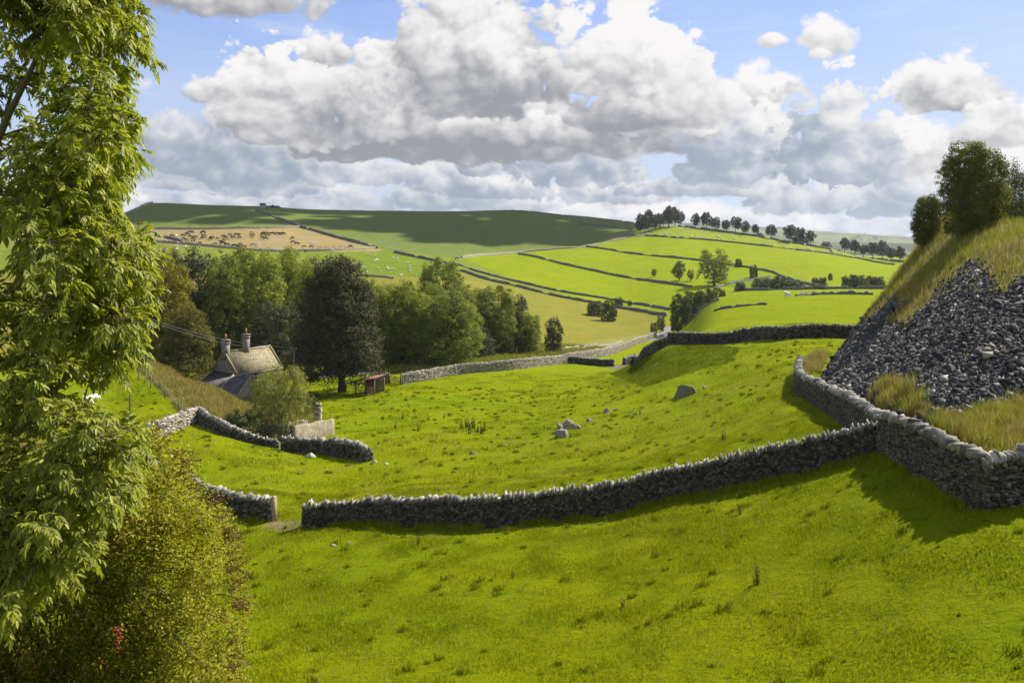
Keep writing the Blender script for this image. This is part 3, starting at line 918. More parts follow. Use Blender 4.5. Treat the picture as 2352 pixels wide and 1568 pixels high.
GRASSY = [(1960, 735), (1992, 700), (2030, 640), (2100, 540), (2160, 470), (2352, 380), (2700, 300), (2700, 600), (2352, 640), (2300, 690), (2275, 640), (2240, 600), (2190, 640), (2150, 680), (2100, 735), (2070, 755), (2040, 740), (2075, 690), (2050, 690), (1985, 745)]


def grassy(x, y, z, soft=0.0):
    px = CX + FPX * x / y; py = HY - FPX * z / y
    jx = fbm(x / 1.6, y / 1.6, 52, 3) * 26; jy = fbm(x / 1.6, y / 1.6, 58, 3) * 20
    if soft:
        jx = jx + RNG.normal(0, soft, np.shape(x)); jy = jy + RNG.normal(0, soft, np.shape(x))
    g = inside(px + jx, py + jy, GRASSY)
    return g | (y > 80) | (z > 1.6)


m_heap, K = mat("spoil_heap_soil")
kp = K.new('ShaderNodeNewGeometry').outputs['Position']
ka = K.new('ShaderNodeAttribute', attribute_name="turf")
kn = K.noise(kp, 3.0, 6, 0.7)
kc = K.mix(ka.outputs['Fac'], K.mix(kn, (0.07, 0.07, 0.075), (0.16, 0.155, 0.15)), K.mix(kn, (0.12, 0.12, 0.02), (0.25, 0.21, 0.055)))
finish(K, bsdf(K, kc, 0.95, 0.1, kn, 0.8, 0.1))
hme = mesh_np("spoil_heap", hv, remap[q], m_heap, True)
ga = hme.attributes.new("turf", 'FLOAT', 'POINT')
ga.data.foreach_set('value', grassy(hv[:, 0], hv[:, 1], hv[:, 2]).astype(np.float32))
tag(obj("hill", hme), kind='structure')

# loose rocks on it: too many to count
m_scree = stone_material("scree_rock", (0.022, 0.022, 0.024), (0.125, 0.120, 0.112), (0.12, 0.105, 0.08), 0.5, 0.12, 9, [(0.0, (0.022, 0.022, 0.025)), (0.6, (0.075, 0.074, 0.076)), (0.86, (0.13, 0.126, 0.12)), (1.0, (0.40, 0.37, 0.31))])  # lightest ramp stop puts sun glints into the rock colour
rs = np.random.default_rng(77)
N = 330000
sx = rs.uniform(13, 62, N); sy = rs.uniform(20, 80, N)
szz = HH(sx, sy)
ok = (szz > H(sx, sy) - 0.05) & ~grassy(sx, sy, szz, 9.0)
px_ = CX + FPX * sx / sy
ok &= (px_ < 2480) & (px_ > 1780)
_ty = np.array([[p.y, p.x] for p in TOE]); _ty = _ty[np.argsort(_ty[:, 0])]
ok &= (sx > np.interp(sy, _ty[:, 0], _ty[:, 1]) + 0.55) | (sy > _ty[-1, 0] + 0.6)
sx, sy, szz = sx[ok], sy[ok], szz[ok]
n = len(sx)
size = 0.036 + 0.075 * rs.random(n) ** 2.4 + np.clip(-(szz + 6) * 0.008, 0, 0.03)
big = rs.random(n) < 0.012
size[big] *= 1.9
rot = rand_rot(n, math.pi, rs)
CUBE = np.array([[-1, -1, -1], [1, -1, -1], [1, 1, -1], [-1, 1, -1], [-1, -1, 1], [1, -1, 1], [1, 1, 1], [-1, 1, 1]], float)
CUBEF = np.array([[3, 2, 1], [3, 1, 0], [4, 5, 6], [4, 6, 7], [0, 1, 5], [0, 5, 4], [1, 2, 6], [1, 6, 5], [2, 3, 7], [2, 7, 6], [3, 0, 4], [3, 4, 7]])
loc_ = CUBE[None] * (1 + (rs.random((n, 8, 3)) - 0.5) * 1.1) * (size[:, None] * rs.uniform(0.5, 1.3, (n, 3)))[:, None, :]
v = (np.einsum('nij,nvj->nvi', rot, loc_) + np.stack([sx, sy, szz + size * 0.35], -1)[:, None, :]).reshape(-1, 3)
f = (np.arange(n)[:, None, None] * 8 + CUBEF[None]).reshape(-1, 3)
tag(obj("scree", mesh_np("scree", v, f, m_scree)), "loose grey limestone scree covering the steep spoil heap", "scree", kind='stuff')


def surf(x, y):
    """top of land or heap"""
    return np.maximum(H(x, y), np.where((np.asarray(x) > 12) & (np.asarray(y) > 14) & (np.asarray(y) < 118), HH(x, y), -99))

# ------------------------------------------------------------------ trees and bushes
def leaf_material(name, dark, light, extra=None, trans=0.30, gloss=0.12, rough=0.55):
    m_, n = mat(name)
    g = n.new('ShaderNodeNewGeometry')
    isl = g.outputs['Random Per Island']
    oi = n.new('ShaderNodeObjectInfo').outputs['Random']
    p = n.new('ShaderNodeTexCoord').outputs['Object']
    big_ = n.noise(p, 4.0, 2, 0.5)
    mid = tuple((a + b) / 2 for a, b in zip(dark, light))
    stops = [(0.0, dark), (0.5, mid), (0.93, light)]
    stops.append((1.0, extra or light))
    c_ = n.ramp(isl, stops)
    c_ = n.mix(n.rng(big_, 0.35, 0.65, 0.0, 0.45), c_, n.mix(1.0, c_, (1.25, 1.12, 0.8), 'MULTIPLY'))
    c_ = n.mix(n.m('MULTIPLY', oi, 0.35), c_, n.mix(1.0, c_, (0.72, 0.80, 0.95), 'MULTIPLY'))
    d = n.new('ShaderNodeBsdfPrincipled')
    n.put(d.inputs['Base Color'], c_)
    d.inputs['Roughness'].default_value = rough
    d.inputs['Specular IOR Level'].default_value = gloss
    t = n.new('ShaderNodeBsdfTranslucent')
    n.put(t.inputs[0], n.mix(1.0, c_, (1.25, 1.35, 0.6), 'MULTIPLY'))
    mx = n.new('ShaderNodeMixShader')
    mx.inputs[0].default_value = trans
    n.l.new(d.outputs[0], mx.inputs[1]); n.l.new(t.outputs[0], mx.inputs[2])
    finish(n, mx.outputs[0])
    return m_


m_bark, Bk = mat("bark")
bp = Bk.new('ShaderNodeTexCoord').outputs['Object']
bn = Bk.noise(Bk.v('MULTIPLY', bp, (30, 30, 6)), 1.0, 6, 0.7)
finish(Bk, bsdf(Bk, Bk.mix(bn, (0.035, 0.03, 0.022), (0.13, 0.115, 0.085)), 0.95, 0.1, bn, 0.7, 0.02))
m_bark2, Bk = mat("pale_bark")
bp = Bk.new('ShaderNodeTexCoord').outputs['Object']
bn = Bk.noise(Bk.v('MULTIPLY', bp, (9, 9, 3)), 1.0, 6, 0.7)
finish(Bk, bsdf(Bk, Bk.mix(bn, (0.06, 0.05, 0.032), (0.22, 0.19, 0.13)), 0.95, 0.1, bn, 0.7, 0.02))

m_ash = leaf_material("ash_leaves", (0.11, 0.142, 0.024), (0.245, 0.275, 0.045))
m_ash_light = leaf_material("light_ash_leaves", (0.14, 0.180, 0.022), (0.30, 0.335, 0.045))
m_syc = leaf_material("sycamore_leaves", (0.038, 0.045, 0.022), (0.095, 0.105, 0.050), trans=0.12)
m_copper = leaf_material("dark_beech_leaves", (0.048, 0.050, 0.025), (0.092, 0.092, 0.045), trans=0.12, gloss=0.05)
m_olive = leaf_material("yellowing_leaves", (0.12, 0.115, 0.012), (0.29, 0.25, 0.022))
m_thorn_tree = leaf_material("olive_leaves", (0.075, 0.08, 0.018), (0.17, 0.165, 0.036))
m_ridge = leaf_material("ridge_leaves", (0.028, 0.036, 0.012), (0.060, 0.070, 0.022), trans=0.15)
m_bush = leaf_material("bush_leaves", (0.040, 0.055, 0.018), (0.095, 0.115, 0.030), trans=0.2)
m_apple = leaf_material("apple_leaves", (0.13, 0.148, 0.030), (0.31, 0.32, 0.095), trans=0.25)
m_heap_tree = leaf_material("goat_willow_leaves", (0.065, 0.080, 0.010), (0.165, 0.175, 0.020), trans=0.3)
m_far_tree = leaf_material("far_leaves", (0.020, 0.026, 0.014), (0.035, 0.045, 0.020), trans=0.1)


def unit(n, rng):
    a = rng.normal(size=(n, 3))
    return a / np.linalg.norm(a, axis=1)[:, None]


def leaf_quads(p, nrm, size, rng, aspect=0.62, droop=0.0):
    """one folded diamond leaf per point"""
    n = len(p)
    d = np.cross(nrm, unit(n, rng)); d /= np.linalg.norm(d, axis=1)[:, None] + 1e-9
    d[:, 2] -= droop; d /= np.linalg.norm(d, axis=1)[:, None]
    w = np.cross(nrm, d); w /= np.linalg.norm(w, axis=1)[:, None] + 1e-9
    s = size[:, None]
    up = nrm * s * 0.12
    v = np.stack([p - d * s * 0.5, p + w * s * aspect * 0.5 + up, p + d * s * 0.5, p - w * s * aspect * 0.5 + up], 1).reshape(-1, 3)
    f = np.arange(n * 4).reshape(-1, 4)
    return v, f


PROFS = {   # crown half width against height within the crown
    'broad': [(0, .45), (.12, .80), (.35, 1.0), (.62, .93), (.85, .60), (1, .12)],
    'ash': [(0, .62), (.15, .88), (.4, 1.0), (.68, .95), (.86, .72), (1, .30)],
    'tall': [(0, .80), (.2, .95), (.45, 1.0), (.72, .92), (.88, .68), (1, .26)],
    'cone': [(0, .80), (.15, 1.0), (.4, .97), (.65, .80), (.85, .55), (1, .22)],
    'dome': [(0, .78), (.2, .98), (.45, 1.0), (.7, .92), (.88, .68), (1, .28)],
    'bush': [(0, .85), (.2, 1.0), (.5, 1.0), (.75, .85), (.9, .6), (1, .25)],
}


def tree_mesh(kind, seed, cb=0.12, half=0.28, lobes=22, clumps=420, leaves=26, leaf=0.024, leafmat=None, barkmat=None, ragged=0.25, stems=1, lean=0.0, clump_r=0.045, trunk_r=0.022):
    """unit-height tree: (trunk mesh, crown mesh)"""
    rng = np.random.default_rng(seed)
    prof = np.array(PROFS[kind])
    Rf = lambda t: np.interp(t, prof[:, 0], prof[:, 1]) * half
    # lobes
    t = (np.arange(lobes) + rng.random(lobes)) / lobes
    t = 0.04 + t ** 0.9 * 0.86
    ang = np.arange(lobes) * 2.39996 + rng.random(lobes) * 0.9
    rl = half * rng.uniform(0.30, 0.52, lobes) * (1.12 - 0.38 * t)
    rad = np.maximum(Rf(t) - rl * 0.75, 0) * rng.uniform(0.75, 1.0 + ragged, lobes)
    lc_ = np.stack([rad * np.cos(ang) + lean * t, rad * np.sin(ang), cb + t * (1 - cb) - rl * 0.3], -1)
    # clumps on the lobes, more on the outside and the top
    k = rng.choice(lobes, clumps, p=rl ** 2 / np.sum(rl ** 2))
    u = unit(clumps, rng)
    out = lc_[k].copy(); out[:, 2] = 0; out /= np.linalg.norm(out, axis=1)[:, None] + 1e-6
    u = u + out * 0.35 + np.array([0, 0, 0.30]); u /= np.linalg.norm(u, axis=1)[:, None]
    rr0 = rl[k] * rng.uniform(0.62, 1.08, clumps)
    cc = lc_[k] + u * rr0[:, None] * np.array([1, 1, 1.15])
    cc[:, 2] = np.clip(cc[:, 2], cb * 0.7, 1.0)
    cr = clump_r * rng.uniform(0.6, 1.35, clumps)
    # leaves in the clumps
    n = clumps * leaves
    kk = np.repeat(np.arange(clumps), leaves)
    v = unit(n, rng) * (rng.random(n) ** 0.45)[:, None] * cr[kk][:, None] * np.array([1.15, 1.15, 0.80])
    p = cc[kk] + v
    nr = u[kk] * 0.5 + v / (cr[kk][:, None] + 1e-6) * 0.6 + unit(n, rng) * 0.65 + np.array([0, 0, 0.30])
    nr /= np.linalg.norm(nr, axis=1)[:, None]
    size = leaf * rng.uniform(0.65, 1.3, n)
    lv, lf = leaf_quads(p, nr, size, rng, droop=0.35)
    crown = mesh_np("crown", lv, lf, leafmat)
    mb = MB()
    for st in range(stems):
        a0 = rng.random() * 6.28
        bx, by = (0, 0) if stems == 1 else (0.05 * math.cos(a0), 0.05 * math.sin(a0))
        zz = np.linspace(-0.02, cb + (1 - cb) * 0.72, 9)
        wob = np.cumsum(rng.normal(0, 0.010, (9, 2)), 0)
        pts = np.stack([bx * (1 + zz * 2) + wob[:, 0] + lean * zz, by * (1 + zz * 2) + wob[:, 1], zz], -1)
        rads = trunk_r * (1.0 - 0.86 * np.linspace(0, 1, 9)) * np.array([1.35] + [1.0] * 8)
        mb.tube(pts, rads / (stems ** 0.4), 7)
        for q_ in range(lobes // stems):
            tgt = lc_[(q_ * stems + st) % lobes]
            z0 = max(cb * 0.75, tgt[2] * rng.uniform(0.45, 0.72))
            z0 = min(z0, zz[-2])
            b0 = np.array([np.interp(z0, zz, pts[:, 0]), np.interp(z0, zz, pts[:, 1]), z0])
            md = (b0 + tgt) / 2 + np.array([0, 0, 0.03]) + rng.normal(0, 0.012, 3)
            r0 = trunk_r * 0.42 * (1 - 0.6 * z0)
            mb.tube([b0, md, tgt], [r0, r0 * 0.6, r0 * 0.2], 5)
            for e in range(2):
                tip = tgt + unit(1, rng)[0] * rl[(q_ * stems + st) % lobes] * 0.8
                mb.tube([md, (md + tip) / 2 + rng.normal(0, 0.006, 3), tip], [r0 * 0.4, r0 * 0.25, r0 * 0.08], 4)
    trunk = mb.mesh("trunk", barkmat or m_bark, True)
    return trunk, crown


TREES = {}


def template(key, n, **k):
    TREES[key] = [tree_mesh(seed=100 + i * 13 + sum(map(ord, key)), **k) for i in range(n)]


template('ash', 4, kind='ash', cb=0.04, half=0.27, lobes=34, clumps=1050, leaves=30, leaf=0.017, leafmat=m_ash, clump_r=0.040)
template('lightash', 3, kind='tall', cb=0.04, half=0.25, lobes=34, clumps=1050, leaves=30, leaf=0.017, leafmat=m_ash_light, clump_r=0.040)
template('sycamore', 2, kind='dome', cb=0.06, half=0.32, lobes=36, clumps=1050, leaves=30, leaf=0.017, leafmat=m_syc, clump_r=0.038, ragged=0.12)
template('beech', 1, kind='cone', cb=0.13, half=0.29, lobes=60, clumps=2300, leaves=34, leaf=0.0125, leafmat=m_copper, clump_r=0.036, ragged=0.10, trunk_r=0.026)
template('yellow', 1, kind='ash', cb=0.05, half=0.27, lobes=36, clumps=1000, leaves=30, leaf=0.018, leafmat=m_olive, clump_r=0.045)
template('olive', 1, kind='cone', cb=0.03, half=0.29, lobes=44, clumps=1300, leaves=30, leaf=0.016, leafmat=m_thorn_tree, clump_r=0.036)
template('ridge', 5, kind='broad', cb=0.36, half=0.36, lobes=16, clumps=300, leaves=22, leaf=0.042, leafmat=m_ridge, clump_r=0.055, trunk_r=0.024, ragged=0.2)
template('lone', 1, kind='dome', cb=0.10, half=0.36, lobes=26, clumps=460, leaves=26, leaf=0.027, leafmat=m_ash, clump_r=0.048, ragged=0.3, trunk_r=0.026)
template('thin', 2, kind='ash', cb=0.16, half=0.24, lobes=16, clumps=200, leaves=24, leaf=0.045, leafmat=m_ash, clump_r=0.06)
template('shrub', 4, kind='bush', cb=0.02, half=0.52, lobes=22, clumps=330, leaves=26, leaf=0.050, leafmat=m_bush, clump_r=0.085, stems=2, trunk_r=0.03, ragged=0.3)
template('apple', 1, kind='dome', cb=0.16, half=0.50, lobes=34, clumps=1300, leaves=26, leaf=0.019, leafmat=m_apple, clump_r=0.050, ragged=0.12, trunk_r=0.020, barkmat=m_bark2)
template('willow', 2, kind='ash', cb=0.02, half=0.33, lobes=48, clumps=1900, leaves=32, leaf=0.017, leafmat=m_heap_tree, clump_r=0.042, stems=2, trunk_r=0.020, ragged=0.12)
template('wispy', 1, kind='bush', cb=0.05, half=0.40, lobes=26, clumps=420, leaves=20, leaf=0.028, leafmat=m_bush, clump_r=0.075, stems=3, trunk_r=0.016, ragged=0.5)
template('distant', 1, kind='dome', cb=0.05, half=0.5, lobes=14, clumps=140, leaves=18, leaf=0.09, leafmat=m_far_tree, clump_r=0.09)

_turn = [0]


def tree(kind, base, height, width, label, cat="tree", group=None, v=0, name="tree", rz=None, mats=None):
    """a tree standing at base; width = full crown width in metres"""
    tr, cr = TREES[kind][v % len(TREES[kind])]
    _turn[0] += 1
    rz = _turn[0] * 2.4 if rz is None else rz
    e = empty(name, base, rz, label, cat, group)
    half = {'ash': .27, 'lightash': .25, 'sycamore': .32, 'beech': .29, 'yellow': .27, 'olive': .29, 'ridge': .34, 'lone': .36, 'thin': .24, 'shrub': .52, 'apple': .50, 'willow': .33, 'wispy': .40, 'distant': .5}[kind]
    sx = width / (1.95 * half)
    for nm, me in (("trunk", tr), ("crown", cr)):
        o = obj(nm, me, e)
        o.scale = (sx, sx, height)
    return e


def tree_px(kind, px, base, top, wpx, label, cat='tree', dist=None, ymin=60, **k):
    p = on(px, dist) if dist else at(px, base, ymin)
    b = HY - FPX * p.z / p.y
    h = (b - top) / FPX * p.y
    return tree(kind, p, h * 1.02, wpx / FPX * p.y, label, cat, **k)


WOOD = "trees of the wood behind the stone house"
tree_px('yellow', 372, 0, 600, 120, "yellow green tree at the left end of the wood", dist=122, group=WOOD)
tree_px('olive', 428, 0, 690, 112, "olive green cone shaped tree just left of the stone house", dist=112, group=WOOD)
tree_px('sycamore', 470, 0, 572, 142, "dark grey green sycamore behind the olive cone shaped tree", dist=140, group=WOOD)
tree_px('ash', 545, 0, 568, 100, "green ash between the dark sycamore and the pale ashes", dist=158, v=0, group=WOOD)
tree_px('lightash', 598, 0, 572, 118, "light green ash rising straight behind the house chimneys", dist=142, v=0, group=WOOD)
tree_px('lightash', 640, 0, 560, 104, "tallest pale green ash below the white bullocks of the cattle field", dist=158, v=1, group=WOOD)
tree_px('ash', 690, 0, 572, 110, "pale green ash at the left shoulder of the dark beech", dist=165, v=1, group=WOOD)
tree_px('sycamore', 640, 0, 690, 130, "dark leafy tree low behind the house roof", dist=132, v=1, group=WOOD)
tree_px('beech', 778, 0, 586, 196, "huge near black beech right of the house, darkest tree of all", dist=112, group=WOOD)
tree_px('lightash', 868, 0, 640, 92, "bright green ash against the right side of the dark beech", dist=140, v=2, group=WOOD)
tree_px('lightash', 925, 0, 640, 104, "bright green ash behind the wooden field gate", dist=142, v=0, group=WOOD)
tree_px('ash', 985, 0, 648, 110, "dense green ash left of the tall round headed ash", dist=150, v=2, group=WOOD)
tree_px('ash', 1016, 0, 584, 104, "tallest round headed ash standing out above the middle of the wood", dist=168, v=3, group=WOOD)
tree_px('ash', 1030, 0, 668, 122, "front ash on two bare stems leaning over the lane wall", dist=137, v=0, group=WOOD)
tree_px('ash', 1090, 0, 650, 96, "dark green ash filling the wood right of the front ash", dist=158, v=1, group=WOOD)
tree_px('ash', 1138, 0, 655, 92, "tall ash second from the right end of the wood", dist=160, v=2, group=WOOD)
tree_px('sycamore', 1182, 0, 678, 78, "dark tree near the right end of the wood", dist=166, v=0, group=WOOD)
tree_px('ash', 1212, 0, 715, 66, "short tree closing the right end of the wood", dist=164, v=3, group=WOOD)
tree_px('sycamore', 1085, 0, 745, 90, "low dark tree in the shade under the wood by the lane", dist=150, v=1, group=WOOD)
tree_px('sycamore', 905, 0, 735, 110, "low dark tree deep in the wood behind the lane gate", dist=150, v=0, group=WOOD)
tree_px('olive', 385, 0, 560, 90, "grey green tree showing above the yellow green tree", dist=185, group=WOOD)
tree_px('ash', 300, 0, 620, 130, "green tree hidden mostly behind the big leafy branches", dist=130, v=1, group=WOOD)

tree_px('ash', 845, 0, 652, 90, "green ash squeezed between the dark beech and the bright ashes", dist=152, v=3, group=WOOD)
tree_px('lightash', 955, 0, 668, 90, "light green ash low in front of the dense green ash", dist=141, v=1, group=WOOD)
tree_px('lightash', 1062, 0, 690, 84, "light green ash just right of the front ash over the lane wall", dist=145, v=2, group=WOOD)
tree_px('lightash', 720, 0, 600, 90, "light green ash touching the left edge of the dark beech", dist=150, v=2, group=WOOD)
tree_px('ash', 515, 0, 590, 96, "mid green ash in front of the gap beside the dark sycamore", dist=137, v=2, group=WOOD)

SLOPE = "scattered trees and bushes on the far slopes"
tree_px('sycamore', 1271, 812, 728, 40, "small dark lone tree beside the lane right of the wood", v=0, group=SLOPE, ymin=160)
tree_px('shrub', 1367, 724, 690, 36, "rounded bush left of the dark bush on the rough slope", "bush", v=0, group=SLOPE, ymin=200, name="bush")
tree_px('shrub', 1399, 737, 690, 30, "taller dark bush beside the rounded bush on the rough slope", "bush", v=1, group=SLOPE, ymin=200, name="bush")
tree_px('shrub', 1421, 702, 682, 18, "small round bush growing on the green track", "bush", v=2, group=SLOPE, ymin=200, name="bush")
tree_px('shrub', 1447, 702, 690, 9, "tiny bush on the green track", "bush", v=2, group=SLOPE, ymin=200, name="bush")
tree_px('thin', 1502, 768, 738, 15, "slim little tree on the verge where the lane vanishes", v=0, group=SLOPE, ymin=170)
tree_px('thin', 1518, 764, 723, 18, "taller of the slim trees where the lane vanishes", v=1, group=SLOPE, ymin=170)
for k, (px, b, t, w, d, lb) in enumerate([
        (1563, 735, 672, 44, 215, "tall leafy bush at the left end of the thicket behind the knoll"),
        (1592, 730, 668, 50, 222, "broad bush in the middle of the thicket behind the knoll"),
        (1624, 712, 664, 44, 232, "bush at the right end of the thicket behind the knoll"),
        (1652, 690, 660, 34, 245, "low bush trailing right of the thicket behind the knoll")]):
    tree_px('shrub', px, b, t, w, lb, "bush", dist=d, v=k, group=SLOPE, name="bush")
tree_px('lone', 1641, 656, 570, 66, "big lone ash with a forked trunk among the bright hillside fields", group=SLOPE, ymin=240)
tree_px('thin', 1559, 645, 596, 26, "slender tree left of the big lone ash", v=0, group=SLOPE, ymin=240)
tree_px('thin', 1587, 645, 618, 13, "small sapling between the slender tree and the big lone ash", v=1, group=SLOPE, ymin=240)
tree_px('thin', 1502, 636, 616, 10, "tiny sapling alone on the bright field", v=1, group=SLOPE, ymin=240)
tree_px('shrub', 1696, 613, 594, 14, "dark round bush on the wall above the big lone ash", "bush", v=1, group=SLOPE, ymin=300, name="bush")
tree_px('shrub', 1731, 638, 608, 17, "tall dark bush at the corner of the rough patch", "bush", v=2, group=SLOPE, ymin=260, name="bush")
for px, b, t, w, lb in [(1752, 662, 637, 46, "wide olive thorn bush at the left of the rough patch"), (1794, 661, 634, 44, "wide olive thorn bush in the middle of the rough patch"),
                        (1832, 662, 645, 34, "low thorn bush at the right of the rough patch")]:
    tree_px('shrub', px, b, t, w, lb, "bush", group=SLOPE, ymin=240, name="bush", v=int(px))
for px, b, t, w, lb in [(1872, 651, 637, 14, "round grey bush near the end of the middle field wall"), (1889, 657, 637, 19, "dark round bush at the end of the middle field wall"),
                        (1907, 644, 627, 9, "narrow dark bush alone on the green field"), (1880, 664, 652, 32, "low bush spreading along the level wall"),
                        (1950, 661, 631, 30, "left bush of the big pair near the spoil heap"), (1973, 661, 632, 30, "second bush of the big pair near the spoil heap"),
                        (1999, 660, 633, 22, "bush beside the right end of the big pair"), (2018, 660, 634, 26, "bush nearest the spoil heap by the level wall")]:
    tree_px('shrub', px, b, t, w, lb, "bush", group=SLOPE, ymin=240, name="bush", v=int(px) // 3)
tree_px('shrub', 1700, 668, 648, 22, "straggling bush on the pale wall below the lone ash", "bush", group=SLOPE, ymin=240, name="bush", v=1)
tree_px('shrub', 1148, 668, 655, 14, "small brownish thorn bush on the rough slope above the wood", "bush", group=SLOPE, ymin=200, name="bush", v=3)

# ridge trees: zoomed readings (x, top, base, width)
RX = lambda zx: 1406.8 + zx * 0.3052
RY = lambda zy: 447.9 + zy * 0.3053
ROWT = [(627, 137, 245, 66), (705, 130, 252, 84), (778, 165, 264, 68), (852, 183, 272, 62), (927, 162, 278, 80), (1000, 194, 292, 66), (1075, 218, 298, 56), (1195, 222, 318, 76),
        (1335, 222, 348, 90), (1412, 243, 352, 76), (1490, 266, 360, 66), (1748, 310, 412, 70), (1825, 320, 424, 70), (1890, 352, 440, 60), (1958, 340, 455, 82), (2030, 337, 472, 76),
        (2095, 393, 488, 70), (2167, 385, 496, 70)]
ORD = ["first", "second", "third", "fourth", "fifth", "sixth", "seventh", "eighth", "ninth", "tenth", "eleventh"]
for k, (zx, zt, zb, zw) in enumerate(ROWT):
    lb = f"round headed skyline tree, {ORD[k]} from the left in the row before the barn" if k < 11 else f"round headed skyline tree, {ORD[k - 11]} from the left in the row right of the barn"
    b = RY(zb)
    p = at(RX(zx), b + 3.0, 420, 800)
    hpx = RY(zb) - RY(zt)
    tree('ridge', p, (hpx + 1) / FPX * p.y * 1.04, zw * 0.3052 / FPX * p.y * 0.98, lb, "tree", "round headed trees along the ridge wall", v=k)
for k, (zx, zt, zb, zw, lb) in enumerate([
        (207, 142, 292, 62, "left edge tree of the dark skyline copse"), (242, 152, 285, 60, "second tree of the dark skyline copse, low and leaning in"), (275, 115, 272, 76, "tall tree in the left half of the dark skyline copse"),
        (325, 142, 262, 56, "short tree in the middle of the dark skyline copse"), (358, 137, 252, 66, "round tree left of the tallest pair in the skyline copse"),
        (420, 112, 242, 84, "front tree of the tallest pair in the skyline copse"), (428, 84, 238, 80, "tallest tree of the dark skyline copse"),
        (470, 94, 236, 74, "tall tree right of the tallest in the skyline copse"), (510, 122, 234, 58, "right edge tree of the dark skyline copse")]):
    p = at(RX(zx), RY(zb) + 2, 420, 800)
    tree('ridge', p, (zb - zt) * 0.3053 / FPX * p.y * 1.05, zw * 0.3052 / FPX * p.y, lb, "tree", "trees of the dark copse on the skyline", v=k)
tree_px('shrub', RX(1105), RY(303), RY(285), 12, "small bush on the ridge wall at the gap", "bush", group=SLOPE, ymin=450, name="bush")
tree_px('shrub', RX(1410), RY(362), RY(312), 34, "dark thicket under the trees left of the barn", "bush", group=SLOPE, ymin=430, name="bush", v=2)
# far copse on the left skyline
for k, (px, t, w) in enumerate([(592, 468.5, 12), (600, 467.5, 14), (609, 466.5, 14), (618, 466.5, 15), (627, 468.5, 13)]):
    p = at(px, 478, 560, 760)
    tree('distant', p + Vector((0, 14, -1)), (479 - t) / FPX * p.y, w / FPX * p.y, "tiny dark tree in the far copse on the left skyline", "tree", "far copse on the left skyline", v=k)

# trees on the spoil heap
def heap_pt(px, y):
    x = (px - CX) / FPX * y
    return Vector((x, y, float(surf(x, y)) - 0.15))


def heap_tree(kind, px, y, top, wpx, label, **k):
    p = heap_pt(px, y)
    b = HY - FPX * p.z / p.y
    tree(kind, p, (b - top) / FPX * p.y * 1.02, wpx / FPX * p.y, label, group="trees growing on the spoil heap", **k)


heap_tree('willow', 2130, 73, 446, 62, "small round tree left of the big tree on the spoil heap", v=0)
heap_tree('willow', 2234, 66, 322, 132, "big dense tree growing out of the top of the grassy spoil heap", v=1)
heap_tree('wispy', 2312, 72, 366, 92, "pale feathery birch right of the big tree on the heap")
heap_tree('wispy', 2355, 69, 392, 84, "leafy shrub at the right end of the heap top", rz=1.0)

# the apple tree by the enclosure and the weeds under it
APPLE = at(644, 1004, 60)
tree('apple', APPLE, (1004 - 842) / FPX * APPLE.y, 126 / FPX * APPLE.y, "round grey green apple tree with a thin trunk before the stone house", "tree", v=0)
for px, b, t, w, lb in [(556, 1000, 940, 82, "dark tangled bush at the foot of the dry grass bank left of the apple tree"), (604, 1000, 960, 52, "low dark bush between the tangled bush and the apple trunk"),
                        (700, 955, 905, 56, "dark bush behind the apple tree beside the stone pillar")]:
    tree_px('shrub', px, b, t, w, lb, "bush", ymin=66, name="bush", v=int(px))

# ------------------------------------------------------------------ the stone house
def wall_tex(name, c1, c2, sc_=5):
    m_, n = mat(name)
    p = n.new('ShaderNodeNewGeometry').outputs['Position']
    v_ = n.voro(p, sc_, 0, 0.5, 'F1', 1)
    e = n.voro(p, sc_, 0, 0.5, 'DISTANCE_TO_EDGE', 0)
    ns = n.noise(p, 2.5, 5, 0.65)
    sepc = n.new('ShaderNodeSeparateColor'); n.put(sepc.inputs[0], v_)
    c_ = n.mix(sepc.outputs[0], c1, c2)
    c_ = n.mix(n.rng(ns, 0.45, 0.72, 0, 0.7), c_, n.mix(1.0, c_, (0.60, 0.56, 0.48), 'MULTIPLY'))
    c_ = n.mix(n.rng(e, 0.0, 0.07, 0.75, 0.0), c_, (0.16, 0.145, 0.12))
    finish(n, bsdf(n, c_, 0.9, 0.2, n.m('MINIMUM', e, 0.12), 0.7, 0.08))
    return m_


def roof_tex(name, c1, c2, moss, row=0.34, axis_dirs=None):
    """stone slates in courses that follow the slope by height"""
    m_, n = mat(name)
    p = n.new('ShaderNodeTexCoord').outputs['UV']
    br = n.new('ShaderNodeTexBrick')
    n.put(br.inputs['Vector'], p)
    br.offset = 0.5
    br.inputs['Scale'].default_value = 1.0
    br.inputs['Brick Width'].default_value = row * 1.3
    br.inputs['Row Height'].default_value = row
    br.inputs['Mortar Size'].default_value = 0.022
    br.inputs['Color1'].default_value = (*c1, 1)
    br.inputs['Color2'].default_value = (*c2, 1)
    br.inputs['Mortar'].default_value = (0.03, 0.03, 0.03, 1)
    w = n.new('ShaderNodeNewGeometry').outputs['Position']
    ns = n.noise(w, 1.3, 6, 0.7)
    c_ = n.mix(n.rng(ns, 0.47, 0.66, 0.0, 0.75), br.outputs[0], moss)
    sv = n.new('ShaderNodeSeparateXYZ'); n.put(sv.inputs[0], p)
    saw = n.m('FRACT', n.m('DIVIDE', sv.outputs[1], row))
    finish(n, bsdf(n, c_, 0.85, 0.25, n.m('MULTIPLY_ADD', ns, 0.4, saw), 0.6, 0.05))
    return m_


